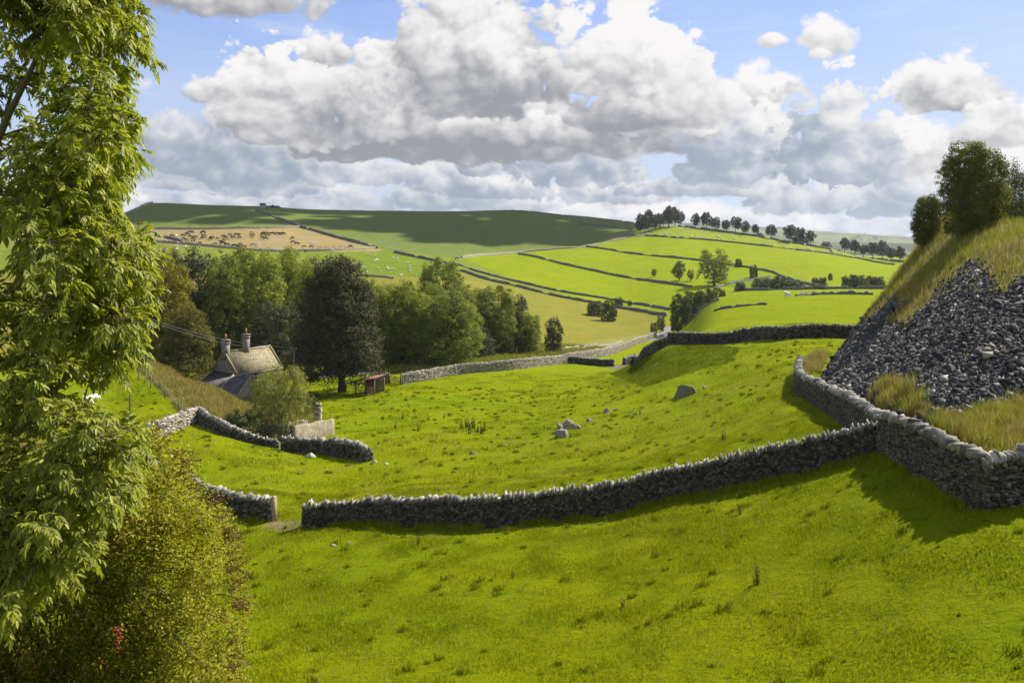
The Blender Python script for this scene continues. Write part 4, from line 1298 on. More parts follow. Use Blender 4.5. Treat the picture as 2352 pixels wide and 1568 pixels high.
m_hwall = wall_tex("house_limestone", (0.42, 0.38, 0.31), (0.60, 0.55, 0.46))
m_gable = wall_tex("shaded_gable_stone", (0.20, 0.18, 0.16), (0.36, 0.33, 0.28))  # darker copy of the house stone, gable shade put into the colour
m_roof = roof_tex("stone_slates", (0.20, 0.17, 0.11), (0.30, 0.265, 0.17), (0.36, 0.29, 0.10))
m_slate = roof_tex("blue_slates", (0.065, 0.065, 0.075), (0.125, 0.125, 0.135), (0.14, 0.13, 0.10), 0.30)
m_trim, Tm = mat("cut_stone")
tn = Tm.noise(Tm.new('ShaderNodeNewGeometry').outputs['Position'], 5, 5)
finish(Tm, bsdf(Tm, Tm.mix(tn, (0.26, 0.21, 0.13), (0.46, 0.39, 0.26)), 0.9, 0.2, tn, 0.4, 0.03))
m_white, Tm = mat("white_window_paint")
finish(Tm, bsdf(Tm, Tm.mix(Tm.noise(None, 20, 3), (0.70, 0.69, 0.66), (0.80, 0.79, 0.76)), 0.5, 0.4))
m_glass, Tm = mat("window_glass")
finish(Tm, bsdf(Tm, Tm.mix(Tm.noise(None, 3, 2), (0.02, 0.024, 0.028), (0.06, 0.066, 0.07)), 0.08, 0.7))
m_pot, Tm = mat("chimney_clay")
finish(Tm, bsdf(Tm, Tm.mix(Tm.noise(None, 9, 4), (0.20, 0.10, 0.06), (0.34, 0.19, 0.11)), 0.8, 0.2))
m_wood, Tm = mat("weathered_wood")
wp = Tm.v('MULTIPLY', Tm.new('ShaderNodeTexCoord').outputs['Object'], (12, 12, 2.5))
wn_ = Tm.noise(wp, 1.0, 5, 0.65)
finish(Tm, bsdf(Tm, Tm.mix(wn_, (0.09, 0.075, 0.05), (0.24, 0.20, 0.145)), 0.9, 0.15, wn_, 0.5, 0.02))
m_rust, Tm = mat("rusty_corrugated_iron")
rp = Tm.new('ShaderNodeTexCoord').outputs['Object']
rn = Tm.noise(rp, 2.5, 6, 0.7)
wv_ = Tm.new('ShaderNodeTexWave'); Tm.put(wv_.inputs[0], rp); wv_.inputs['Scale'].default_value = 4.0
finish(Tm, bsdf(Tm, Tm.mix(rn, (0.10, 0.045, 0.028), (0.30, 0.17, 0.12)), 0.75, 0.3, wv_.outputs['Fac'], 0.7, 0.03))
m_redwood, Tm = mat("faded_red_boards")
finish(Tm, bsdf(Tm, Tm.mix(Tm.noise(None, 9, 5), (0.26, 0.13, 0.08), (0.42, 0.26, 0.18)), 0.8, 0.2))
m_wire, Tm = mat("grey_wire")
finish(Tm, bsdf(Tm, Tm.mix(Tm.noise(None, 9, 2), (0.20, 0.20, 0.20), (0.32, 0.32, 0.31)), 0.5, 0.5))


def slope_quad(a, b, c, d, thick, name, material, parent):
    """a roof plane: a-b along the ridge, d-c along the eave; with slate coordinates"""
    a, b, c, d = [np.array(p, float) for p in (a, b, c, d)]
    nrm = np.cross(b - a, d - a); nrm /= np.linalg.norm(nrm)
    if nrm[2] < 0: nrm = -nrm
    lo = [p - nrm * thick for p in (a, b, c, d)]
    v = np.array([a, b, c, d] + lo)
    f = np.array([[0, 1, 2, 3], [7, 6, 5, 4], [0, 4, 5, 1], [1, 5, 6, 2], [2, 6, 7, 3], [3, 7, 4, 0]])
    me = mesh_np(name, v, f, material)
    uvl = me.uv_layers.new(name="slates")
    ex = (b - a) / np.linalg.norm(b - a); ey = np.cross(nrm, ex)
    for lp in me.loops:
        p = v[lp.vertex_index] - a
        uvl.data[lp.index].uv = (float(p @ ex), float(p @ ey))
    return obj(name, me, parent)


house = empty("stone_house", (0, 0, 0), 0, "old stone cottage with a mossy stone slate roof, two chimneys and a slate lean-to", "house")
GC = np.array([-39.4, 110.4]); AX = np.array([0.57, 0.82]); AX /= np.linalg.norm(AX); RT = np.array([AX[1], -AX[0]])
HL, HW, ZR, ZE = 7.6, 2.45, -15.25, -17.75
ZB = float(min(H(-39, 110), H(-34, 115), H(-35, 106))) - 0.6


def hp(s, w, z):
    q = GC + AX * s + RT * w
    return (q[0], q[1], z)


mb = MB()      # walls with both gables
for s in (0.0, HL):
    pass
wl_v = [hp(0, -HW, ZB), hp(0, HW, ZB), hp(0, HW, ZE), hp(0, 0, ZR - 0.05), hp(0, -HW, ZE), hp(HL, -HW, ZB), hp(HL, HW, ZB), hp(HL, HW, ZE), hp(HL, 0, ZR - 0.05), hp(HL, -HW, ZE)]
obj("gable_wall", mesh_np("gable_wall", wl_v[:5], [np.array([[0, 1, 2, 3, 4]])], m_gable), house)
obj("gable_wall", mesh_np("gable_wall", wl_v[5:], [np.array([[4, 3, 2, 1, 0]])], m_gable), house)
obj("wall", mesh_np("wall", wl_v, [np.array([[1, 6, 7, 2], [5, 0, 4, 9], [0, 5, 6, 1]])], m_hwall), house)
ov = 0.28
kz = (ZR - ZE) / HW
for sg, lab in ((1, None), (-1, None)):
    rf = slope_quad(hp(-0.12, 0, ZR + 0.12), hp(HL + 0.12, 0, ZR + 0.12), hp(HL + 0.12, sg * (HW + ov), ZE + 0.12 - ov * kz), hp(-0.12, sg * (HW + ov), ZE + 0.12 - ov * kz), 0.13, "roof", m_roof, house)
mb = MB()
for s in (-0.02, HL + 0.02):
    for sg in (1, -1):
        mb.tube([hp(s, 0, ZR + 0.22), hp(s, sg * (HW + 0.25), ZE + 0.22 - 0.25 * kz)], [0.16, 0.16], 4)
mb.tube([hp(0, 0, ZR + 0.17), hp(HL, 0, ZR + 0.17)], [0.13, 0.13], 5)
mb.build("coping", m_trim, house)
rz_h = math.atan2(AX[1], AX[0])
for s, w, zt, hgt_, sz_ in ((0.1, 0.0, -13.55, 2.6, 0.78), (3.4, 0.0, -13.05, 2.9, 0.72)):
    c = hp(s + 0.05, w, zt - hgt_ / 2)
    mb = MB()
    mb.box(c, (sz_, sz_ * 1.15, hgt_), rz_h)
    mb.box((c[0], c[1], zt - 0.32), (sz_ + 0.16, sz_ * 1.15 + 0.16, 0.14), rz_h)
    mb.box((c[0], c[1], zt + 0.05), (sz_ + 0.2, sz_ * 1.15 + 0.2, 0.10), rz_h)
    ch = mb.build("chimney", m_gable, house)
    mb = MB()
    mb.tube([(c[0], c[1], zt + 0.1), (c[0], c[1], zt + 0.5), (c[0], c[1], zt + 0.85)], [0.19, 0.15, 0.17], 10)
    mb.build("chimney_pot", m_pot, ch)
# front windows and door on the sunlit side
for s in (1.1, 3.5, 5.9):
    mb = MB()
    c = hp(s, HW + 0.03, ZE - 0.85)
    for a_, b_ in (((-0.5, -0.6), (-0.5, 0.6)), ((0.5, -0.6), (0.5, 0.6)), ((-0.5, -0.6), (0.5, -0.6)), ((-0.5, 0.6), (0.5, 0.6)), ((0, -0.6), (0, 0.6)), ((-0.5, 0), (0.5, 0))):
        mb.bar(hp(s + a_[0], HW + 0.03, ZE - 0.85 + a_[1]), hp(s + b_[0], HW + 0.03, ZE - 0.85 + b_[1]), 0.06, 4)
    wf = mb.build("window", m_white, house)
    obj("pane", mesh_np("pane", [hp(s - .5, HW + .02, ZE - 1.45), hp(s + .5, HW + .02, ZE - 1.45), hp(s + .5, HW + .02, ZE - .25), hp(s - .5, HW + .02, ZE - .25)], np.array([[0, 1, 2, 3]]), m_glass), wf)
    mb = MB(); mb.box(hp(s, HW + 0.06, ZE - 1.53), (1.3, 0.2, 0.12), rz_h); mb.build("sill", m_trim, wf)
mb = MB(); mb.bar(hp(-0.1, HW + ov + .04, ZE - ov * kz + .02), hp(HL + .1, HW + ov + .04, ZE - ov * kz + .02), 0.07, 6)
mb.build("gutter", m_wire, house)
# the slate lean-to sloping towards the field
TL, TR = np.array([-41.3, 111.7, -17.85]), np.array([-34.75, 107.1, -17.95])
BL, BR = np.array([-42.6, 107.0, -19.35]), np.array([-34.5, 100.3, -19.75])
M1 = TL * 0.42 + TR * 0.58; M2 = BL * 0.45 + BR * 0.55
slope_quad(TL, M1, M2, BL, 0.12, "lean_to_roof", m_slate, house)
slope_quad(M1, TR, BR, M2, 0.12, "lean_to_roof", m_slate, house)
for a_, b_ in ((M1, M2), (TL, BL), (TR, BR)):
    mb = MB(); mb.tube([a_ + (0, 0, .07), b_ + (0, 0, .07)], [0.11, 0.11], 5)
    mb.build("verge_stone", m_trim, house)
dn = lambda p, z=ZB: (p[0], p[1], z)
lt = lambda p: (p[0], p[1], p[2] - 0.16)
obj("lean_to_wall", mesh_np("lean_to_wall", [lt(TL), lt(TR), lt(BR), lt(BL), dn(TL), dn(TR), dn(BR), dn(BL)], np.array([[2, 1, 5, 6], [3, 2, 6, 7], [0, 3, 7, 4]]), m_hwall), house)

# ------------------------------------------------------------------ walled enclosure, pillar, shelter, gate
EA, EB = at(671, 1014), at(764, 996)
m_encl = wall_tex("mortared_enclosure_stone", (0.24, 0.20, 0.135), (0.40, 0.345, 0.25), 4)
m_encl_shade = m_gable  # darker stone puts shade into the colour of the left and back walls
en = empty("walled_enclosure", EA, 0, "roofless walled stone enclosure with a smooth sunlit wall beside the apple tree", "stone enclosure")


def slab(name, a, b, h, th, material, parent, rel):
    a = np.array(a[:2]); b = np.array(b[:2]); n_ = 14
    d = b - a; Lr = np.linalg.norm(d); d /= Lr; nn = np.array([d[1], -d[0]]) * th / 2
    rows = []
    for k in range(n_):
        p = a + d * Lr * k / (n_ - 1)
        z0 = float(H(p[0], p[1])) - 0.3
        hh = h(k / (n_ - 1)) if callable(h) else h
        hh += random.uniform(-.05, .05)
        for sx_, zz in ((-1, z0), (-1, z0 + .3 + hh - .06), (-.5, z0 + .3 + hh), (.5, z0 + .3 + hh), (1, z0 + .3 + hh - .06), (1, z0)):
            rows.append([p[0] + nn[0] * sx_ - rel.x, p[1] + nn[1] * sx_ - rel.y, zz - rel.z])
    a_ = np.arange(n_ - 1)[:, None] * 6 + np.arange(5)[None]
    qd = np.stack([a_, a_ + 6, a_ + 7, a_ + 1], -1).reshape(-1, 4)
    return obj(name, mesh_np(name, rows, [qd, np.array([[0, 1, 2, 3, 4, 5]]), np.array([[5, 4, 3, 2, 1, 0]]) + len(rows) - 6], material), parent)


EBK = Vector((EA.x - 3.6, EA.y + 1.3, 0))
slab("wall", EA, EB, 1.45, 0.5, m_encl, en, EA)
slab("wall", (EA.x - .2, EA.y + .1), EBK, 1.35, 0.5, m_encl_shade, en, EA)
slab("wall", EBK, (EB.x - 3.2, EB.y + 2.6), 1.1, 0.5, m_encl_shade, en, EA)
PIL = at(731, 968)
pil = MB()
for k in range(9):
    pil.box((random.uniform(-.05, .05), random.uniform(-.05, .05), 0.09 + k * 0.175), (0.72 - k * 0.015, 0.66 - k * 0.015, 0.16), random.uniform(-.15, .15))
for k in range(3):
    pil.box((-0.2 + 0.2 * k, random.uniform(-.1, .1), 1.75), (0.16, 0.4, 0.36), random.uniform(-.4, .4), taper=0.7)
tag(pil.build("stone_pillar", stone_material("pillar_stone", (0.22, 0.2, 0.16), (0.5, 0.46, 0.36)), None, loc=PIL), "squat pillar of stacked stones beyond the walled enclosure", "stone pillar")

SH = at(846, 905)
sd = empty("field_shelter", SH, -0.42, "open wooden field shelter with a rusty iron roof under the dark beech", "shelter")
mb = MB(); mb.add(np.array([[-1.7, -1.0, 1.75], [1.7, -1.0, 2.35], [1.7, 1.7, 2.55], [-1.7, 1.7, 1.95], [-1.7, -1.0, 1.70], [1.7, -1.0, 2.30], [1.7, 1.7, 2.50], [-1.7, 1.7, 1.90]]), [[0, 1, 2, 3], [7, 6, 5, 4], [0, 4, 5, 1], [1, 5, 6, 2], [2, 6, 7, 3], [3, 7, 4, 0]])
mb.build("roof", m_rust, sd)
for x_, y_ in ((-1.5, -0.8), (0.15, -0.8), (1.5, -0.8), (1.5, 1.5), (-1.5, 1.5)):
    mb = MB(); mb.box((x_, y_, 0.85 + 0.1 * x_), (0.13, 0.13, 1.95 + 0.3 * x_ * 0.6), 0); mb.build("post", m_wood, sd)
mb = MB()
for k in range(5):
    mb.box((0.85, -0.72, 0.28 + 0.20 * k), (1.25, 0.04, 0.19), 0)
mb.build("board_panel", m_redwood, sd)
mb = MB()
for k in range(8):
    mb.box((0, 1.5, 0.12 + 0.22 * k), (3.0, 0.04, 0.2), 0)
mb.build("back_wall", m_wood, sd)
mb = MB()
for k in range(4):
    mb.bar((-1.5, -0.86, 0.25 + 0.25 * k), (0.1, -0.86, 0.2 + 0.25 * k), 0.03, 4)
mb.bar((-1.5, -0.9, 1.05), (0.2, -1.1, 0.0), 0.05, 4)
mb.build("rail", m_wood, sd)

ga_, gb_ = at(893, 880), at(921, 883)
gt = empty("field_gate", ga_, math.atan2(gb_.y - ga_.y, gb_.x - ga_.x), "five barred wooden field gate between the two lane walls", "gate")
gl = (Vector((gb_.x, gb_.y)) - Vector((ga_.x, ga_.y))).length
for x_ in (0, gl):
    mb = MB(); mb.box((x_, 0, 0.65), (0.2, 0.2, 1.75), 0, taper=.92); mb.build("gatepost", m_wood, gt)
mb = MB()
for z_ in (0.2, 0.45, 0.68, 0.9, 1.15):
    mb.box((gl / 2, -0.02, z_), (gl - 0.28, 0.05, 0.085))
for x_ in (0.2, gl / 2, gl - 0.2):
    mb.box((x_, 0.045, 0.67), (0.08, 0.05, 1.05))
mb.bar((0.2, 0.09, 0.2), (gl / 2, 0.09, 1.12), 0.035, 4); mb.bar((gl - 0.2, 0.09, 0.2), (gl / 2, 0.09, 1.12), 0.035, 4)
mb.build("bars", m_wood, gt)

# ------------------------------------------------------------------ poles, wires, fences
def pole(px, base, top, r, label, name="utility_pole", dist=None, cross=True):
    p = on(px, dist) if dist else at(px, base)
    b = HY - FPX * p.z / p.y
    h = (b - top) / FPX * p.y
    e = empty(name, p, 0, label, "pole")
    mb = MB(); mb.tube([(0, 0, -.4), (0, 0, h * .5), (0, 0, h)], [r * 1.15, r, r * .85], 8); mb.build("shaft", m_wood, e, True)
    if cross:
        mb = MB(); mb.box((0, -0.12, h - .25), (0.9, 0.1, 0.12)); mb.build("cross_arm", m_wood, e)
        for x_ in (-.35, .35):
            mb = MB(); mb.tube([(x_, -.12, h - .19), (x_, -.12, h - .05)], [.05, .04], 6)
            mb.build("insulator", m_white, e)
    return p, h


P1, h1 = pole(675, 0, 797, 0.13, "wooden utility pole standing before the dark beech by the house", dist=106)
P2, h2 = pole(318, 0, 718, 0.13, "wooden utility pole left of the wood behind the leafy branches", dist=108)
mb = MB()
mbs = []
for dx, dz in ((-.35, -.05), (.35, -.62)):
    a_ = np.array([P1.x + dx, P1.y - .12, P1.z + h1 + dz]); b_ = np.array([P2.x + dx, P2.y - .12, P2.z + h2 + dz])
    t_ = np.linspace(0, 1, 17)[:, None]
    pts = a_ * (1 - t_) + b_ * t_
    pts[:, 2] -= (4 * t_ * (1 - t_))[:, 0] * 0.9
    mb = MB(); mb.tube(pts, np.full(17, 0.022), 4)
    tag(mb.build("overhead_wire", m_wire), "upper grey wire strung over the house from pole to pole" if dx < 0 else "lower grey wire strung over the house from pole to pole", "wire", "overhead wires")
p = at(298, 952, 50)
mb = MB(); mb.tube([(0, 0, -.3), (.03, 0, 1.6), (0, 0, (952 - 874) / FPX * p.y)], [.09, .08, .07], 7)
tag(mb.build("wooden_post", m_wood, None, True, p), "tall bare wooden post standing in the left field above the hawthorn", "post")

fp = [(318, 868, 838), (346, 891, 861), (378, 914, 884), (411, 949, 917), (447, 972, 942)]
base0 = at(346, 891)
fe = empty("wire_fence", base0, 0, "wire fence on thin wooden posts along the foot of the dry grass bank", "fence")
tops = []
for px, b, t in fp:
    p = at(px, b); h = min(1.5, (b - t) / FPX * p.y)
    mb = MB(); mb.tube([p - base0 - Vector((0, 0, .2)), p - base0 + Vector((0, 0, h))], [.055, .05], 6); mb.build("post", m_wood, fe)
    tops.append(p - base0 + Vector((0, 0, h)))
mb = MB()
for k in range(4):
    mb.tube([tp_ - Vector((0, 0, .1 + k * .3)) for tp_ in tops], [0.010] * len(tops), 3)
mb.build("wire", m_wire, fe)

hb0 = at(730, 572)
hu = empty("sheep_hurdles", hb0, 0, "row of thin rail hurdles at the foot of the dry cattle field", "fence")
prev = None
for k in range(15):
    p = at(730 + k * 5.2, 571.5 + k * 0.15, 380)
    mb = MB(); mb.tube([p - hb0, p - hb0 + Vector((0, 0, 1.9))], [.10, .09], 4); mb.build("post", m_wood, hu)
    if prev is not None and k % 3:
        mb = MB()
        for z_ in (.6, 1.2, 1.75):
            mb.bar(prev - hb0 + Vector((0, 0, z_)), p - hb0 + Vector((0, 0, z_)), .06, 4)
        mb.build("rail", m_wood, hu)
    prev = p

# the barn on the ridge
q0 = at(RX(1632), RY(404) + 1.5, 420, 800)
bn = empty("stone_barn", q0, 0.5, "small grey stone barn with a steep gable on the far ridge", "barn")
bw = 46 * 0.3052 / FPX * q0.y
bh = (403 - 347) * 0.3053 / FPX * q0.y
w2 = bw * 0.50; l2 = bw * .8
bvv = [(-w2, 0, -.5), (w2, 0, -.5), (w2, 0, bh * .42), (0, 0, bh), (-w2, 0, bh * .42), (-w2, l2 * 1.6, -.5), (w2, l2 * 1.6, -.5), (w2, l2 * 1.6, bh * .42), (0, l2 * 1.6, bh), (-w2, l2 * 1.6, bh * .42)]
obj("wall", mesh_np("wall", bvv, [np.array([[0, 1, 2, 3, 4]]), np.array([[9, 8, 7, 6, 5]]), np.array([[1, 6, 7, 2], [5, 0, 4, 9]])], m_gable), bn)
slope_quad((0, -.2, bh + .2), (0, l2 * 1.6 + .2, bh + .2), (w2 + .4, l2 * 1.6 + .2, bh * .36), (w2 + .4, -.2, bh * .36), .2, "roof", m_slate, bn)
slope_quad((0, -.2, bh + .2), (0, l2 * 1.6 + .2, bh + .2), (-w2 - .4, l2 * 1.6 + .2, bh * .36), (-w2 - .4, -.2, bh * .36), .2, "roof", m_slate, bn)
mb = MB(); mb.box((0, -.03, 1.0), (1.6, .1, 2.2)); mb.build("door", m_wood, bn)
fh = at(594, 478, 560, 760)
fb = empty("farmhouse", fh + Vector((0, 10, -1)), 0.3, "tiny pale farmhouse before the far copse on the left skyline", "house")
mb = MB(); mb.box((0, 0, 1.6), (4.2, 3.5, 3.4)); mb.build("wall", m_hwall, fb)
slope_quad((-2.2, 0, 5.2), (2.2, 0, 5.2), (2.2, -2.0, 3.2), (-2.2, -2.0, 3.2), .15, "roof", m_slate, fb)
slope_quad((-2.2, 0, 5.2), (2.2, 0, 5.2), (2.2, 2.0, 3.2), (-2.2, 2.0, 3.2), .15, "roof", m_slate, fb)

# ------------------------------------------------------------------ rocks in the field
m_rock = stone_material("outcrop_limestone", (0.17, 0.155, 0.14), (0.36, 0.33, 0.28), (0.34, 0.31, 0.20), 0.9, 0.35, 6)
m_mossrock, Tm = mat("mossy_boulder")
mg = Tm.new('ShaderNodeNewGeometry')
mn = Tm.noise(mg.outputs['Position'], 3, 6, 0.7)
sxyz = Tm.new('ShaderNodeSeparateXYZ'); Tm.put(sxyz.inputs[0], mg.outputs['Normal'])
rc = Tm.mix(mn, (0.09, 0.085, 0.075), (0.28, 0.26, 0.22))
finish(Tm, bsdf(Tm, Tm.mix(Tm.rng(Tm.m('MULTIPLY_ADD', mn, 0.9, sxyz.outputs[2]), 0.75, 1.10), rc, (0.13, 0.145, 0.03)), 0.95, 0.15, mn, 0.9, 0.1))


def rock_mesh(seed, size, material, rough=0.32):
    rng = np.random.default_rng(seed)
    v = ICO.copy(); f = ICOF
    for _ in range(4):
        e = {}; nf = []; vl = list(v)
        for a_, b_, c_ in f:
            m3 = []
            for p_, q_ in ((a_, b_), (b_, c_), (c_, a_)):
                k_ = (min(p_, q_), max(p_, q_))
                if k_ not in e:
                    m_v = vl[p_] + vl[q_]; vl.append(m_v / np.linalg.norm(m_v)); e[k_] = len(vl) - 1
                m3.append(e[k_])
            nf += [[a_, m3[0], m3[2]], [b_, m3[1], m3[0]], [c_, m3[2], m3[1]], m3]
        v, f = np.array(vl), np.array(nf)
    cuts = unit(11, rng)
    for c_ in cuts:
        d = v @ c_
        lim_ = rng.uniform(0.42, 0.78)
        v = v - np.maximum(d - lim_, 0)[:, None] * c_ * 0.92
    v = v * (1 + 0.22 * fbm(v[:, 0] * 3 + v[:, 2] * 2, v[:, 1] * 3 - v[:, 2], seed, 4)[:, None])
    return mesh_np("boulder", v * np.array(size), f, material)


def rock(px, base, w, h, label, seed, material=None, depth=0.9, name="boulder"):
    p = at(px, base)
    k = p.y / FPX
    o = obj(name, rock_mesh(seed, (w * k / 1.65, w * k * depth / 1.65, h * k / 1.15), material or m_rock), None, p + Vector((0, 0.3, h * k * 0.10)))
    o.rotation_euler = (random.uniform(-.2, .2), random.uniform(-.2, .2), seed * 1.3)
    return tag(o, label, "boulder", "limestone rocks lying in the near field")


rock(1571, 911, 52, 34, "large mossy boulder sitting alone on the slope below the knoll", 1, m_mossrock)
rock(1303, 986, 31, 31, "tallest pale block of the rock outcrop in the middle of the field", 2)
rock(1287, 992, 17, 27, "narrow stone standing at the left of the rock outcrop", 3)
rock(1289, 1005, 28, 27, "front stone of the rock outcrop casting a dark shadow", 4)
rock(1324, 986, 18, 10, "low flat stone at the right foot of the rock outcrop", 5)
rock(1392, 949, 16, 12, "small dark rock midway between outcrop and boulder", 6)
rock(1355, 968, 14, 8, "small pale rock just right of the rock outcrop", 7)
rock(1415, 943, 12, 6, "low rock on the grassy lip right of the small dark rock", 8)
rock(1620, 892, 10, 6, "little rock beside the large mossy boulder", 9)
rock(712, 1052, 24, 10, "flat white slab fallen in front of the curved broken wall", 10, m_stone_pale_lit)
rock(858, 1064, 14, 6, "white stone fallen at the broken wall end", 11, m_stone_pale_lit)
rock(885, 1068, 12, 4, "flat white stone right of the broken wall end", 12, m_stone_pale_lit)
rock(1085, 1045, 22, 6, "low bare rock showing through the turf at the field centre", 13, m_mossrock)
rock(1160, 1024, 18, 4, "thin line of pale rock in the turf below the outcrop", 14, m_mossrock)
rock(796, 1254, 8, 7, "small white stone on the grass inside the front wall", 15, m_stone_pale_lit)
rock(762, 1256, 12, 3, "flat pale stone chip near the small white stone", 16, m_stone_pale_lit)

# ------------------------------------------------------------------ cattle and sheep
def skin_animal(name, pts, edges, radii):
    me = bpy.data.meshes.new(name + "_bones")
    me.from_pydata(pts, edges, [])
    o = bpy.data.objects.new(name + "_bones", me)
    COL.objects.link(o)
    sk = o.modifiers.new("skin", 'SKIN')
    sb = o.modifiers.new("sub", 'SUBSURF'); sb.levels = 1; sb.render_levels = 1
    for i_, r_ in enumerate(radii):
        me.skin_vertices[0].data[i_].radius = (r_, r_) if not isinstance(r_, tuple) else r_
    me.skin_vertices[0].data[0].use_root = True
    dg = bpy.context.evaluated_depsgraph_get()
    out = bpy.data.meshes.new_from_object(o.evaluated_get(dg))
    out.name = name
    bpy.data.objects.remove(o); bpy.data.meshes.remove(me)
    for p in out.polygons:
        p.use_smooth = True
    return out


def quadruped(name, L, hgt, fat, neck, head, muzzle, leg, tail):
    pts = [(-L * .42, 0, hgt * .80), (-L * .05, 0, hgt * .76), (L * .33, 0, hgt * .78), neck, head, muzzle]
    rad = [fat * .92, fat, fat * .88, fat * .48, fat * .36, fat * .22]
    ed = [(0, 1), (1, 2), (2, 3), (3, 4), (4, 5)]
    for b_, x0, x1, x2 in ((0, -L * .40, -L * .47, -L * .43), (2, L * .33, L * .35, L * .34)):
        for sg in (-1, 1):
            i_ = len(pts)
            pts += [(x0, sg * fat * .55, hgt * .52), (x1, sg * fat * .55, hgt * .28), (x2, sg * fat * .55, 0.02)]
            rad += [leg * 1.9, leg * 1.05, leg]
            ed += [(b_, i_), (i_, i_ + 1), (i_ + 1, i_ + 2)]
    i_ = len(pts)
    pts += [(-L * .56, 0, hgt * .78), (-L * .60, 0, hgt * tail)]
    rad += [leg * .6, leg * .5]
    ed += [(0, i_), (i_, i_ + 1)]
    for sg in (-1, 1):
        pts.append((head[0] - .06 * hgt, sg * fat * .55, head[2] + .10 * hgt)); rad.append(leg * .5); ed.append((4, len(pts) - 1))
    return skin_animal(name, pts, ed, rad)


cow_graze = quadruped("cow", 2.2, 1.45, .40, (1.05, 0, 1.0), (1.35, 0, .52), (1.52, 0, .20), .085, .35)
cow_stand = quadruped("cow", 2.2, 1.45, .40, (1.05, 0, 1.30), (1.38, 0, 1.42), (1.68, 0, 1.26), .085, .35)
sheep_graze = quadruped("sheep", 1.15, .82, .30, (.56, 0, .55), (.72, 0, .30), (.82, 0, .12), .05, .45)
sheep_stand = quadruped("sheep", 1.15, .82, .30, (.56, 0, .78), (.72, 0, .88), (.88, 0, .80), .05, .45)


def hide(name, c1, c2, patch=None, ps=2.0):
    m_, n = mat(name)
    p = n.new('ShaderNodeTexCoord').outputs['Object']
    c_ = n.mix(n.noise(p, 8, 4), c1, c2)
    if patch:
        c_ = n.mix(n.rng(n.noise(p, ps, 2), .49, .52), c_, patch)
    finish(n, bsdf(n, c_, .8, .2))
    return m_


HIDES = {'black': hide("black_hide", (.014, .012, .011), (.030, .026, .024)), 'brown': hide("brown_hide", (.075, .035, .018), (.13, .065, .03)),
         'white': hide("cream_hide", (.62, .58, .50), (.74, .70, .62)), 'tan': hide("tan_hide", (.30, .20, .12), (.42, .30, .19)),
         'pied': hide("pied_hide", (.014, .012, .011), (.03, .026, .024), (.68, .65, .6)), 'wool': hide("wool", (.62, .58, .48), (.78, .75, .66)),
         'redpied': hide("red_pied_hide", (.20, .09, .04), (.28, .13, .06), (.68, .65, .6))}
MESHES = {}


def animal_mesh(base, key, hd):
    k = (key, hd)
    if k not in MESHES:
        m_ = base.copy(); m_.materials.clear(); m_.materials.append(HIDES[hd]); m_.name = key
        MESHES[k] = m_
    return MESHES[k]


Z3 = lambda x, y: (321.6 + x * .13184, 493.8 + y * .13184)
Z4 = lambda x, y: (608.7 + x * .15625, 493.8 + y * .15625)
ra = random.Random(9)
CLAB = {'black': "black cow grazing on the dry tan field, one of a scattered herd", 'calf': "small black calf with the herd on the dry tan field",
        'brown': "dark brown cow among the black herd on the dry tan field", 'tan': "pale tan cow among the black herd on the dry tan field",
        'white': "cream white bullock on the dry tan field among dark cattle", 'pied': "black and white pied cow low on the dry tan field",
        'redpied': "brown and white cow by the hurdles on the dry tan field"}
CG = "cattle herd on the dry tan field"


def cow(px, py, hd, size=1.0, stand=False, face=None, label=None, group=CG):
    p = at(px, py, 300)
    me = animal_mesh(cow_stand if stand else cow_graze, "cow_standing" if stand else "cow_grazing", hd)
    o = bpy.data.objects.new("cow", me); COL.objects.link(o)
    o.location = p
    o.scale = (size,) * 3
    a = face if face is not None else ra.choice([0, math.pi]) + ra.uniform(-.7, .7)
    o.rotation_euler = (0, 0, a)
    tag(o, label or CLAB['calf' if size < .8 and hd == 'black' else hd], "cow", group)


COWS3 = [(424, 388, .6), (452, 388, .6), (555, 385), (527, 420, .8), (648, 425, .6), (745, 375), (808, 330, .7), (830, 365), (868, 322), (900, 318), (1098, 330, 1.25), (880, 405), (712, 455, .7),
         (760, 440), (804, 440, .7), (815, 465, .6), (922, 440), (958, 410), (925, 470, .8), (1113, 385), (1080, 420), (1125, 415, .7), (1225, 435), (1348, 425, .75), (1452, 395), (1455, 455, .7), (1420, 495),
         (1445, 510), (1515, 545, 1.1), (1470, 575, .7), (1567, 365, .85), (1587, 390, .7), (1628, 415, .9), (1678, 368, 1.1), (1725, 368, .9), (1736, 412, .8), (1648, 575, 1.3), (1693, 580, .7), (1748, 545, 1.1), (1755, 585),
         (1808, 580), (1957, 372), (1955, 395, .7), (2133, 342), (2203, 345, 1.1), (2128, 410, .9), (2188, 432)]
COWS4 = [(105, 292, 1.1), (140, 285, .7), (187, 290), (250, 280, .8), (268, 290), (402, 358), (410, 418), (472, 440), (573, 480, .8), (680, 482, .8), (598, 550, .7), (1257, 480), (1293, 500, .65)]
for t in COWS3: cow(*Z3(t[0], t[1]), 'black', (t[2] if len(t) > 2 else 1.0) * 1.12, ra.random() < .2)
for t in COWS4: cow(*Z4(t[0], t[1]), 'black', (t[2] if len(t) > 2 else 1.0) * 1.12, ra.random() < .2)
for x, y, hd, fn in [(1253, 415, 'brown', Z3), (1490, 415, 'brown', Z3), (2222, 375, 'brown', Z3), (1033, 515, 'brown', Z3), (1300, 530, 'brown', Z3), (2150, 360, 'brown', Z3), (225, 292, 'brown', Z4),
                     (1520, 435, 'tan', Z3), (1945, 330, 'tan', Z3)]:
    cow(*fn(x, y), hd, 1.1, False)
cow(*Z3(637, 385), 'white', 1.1, True, -1.57, "cream white cow standing end on at the left of the herd")
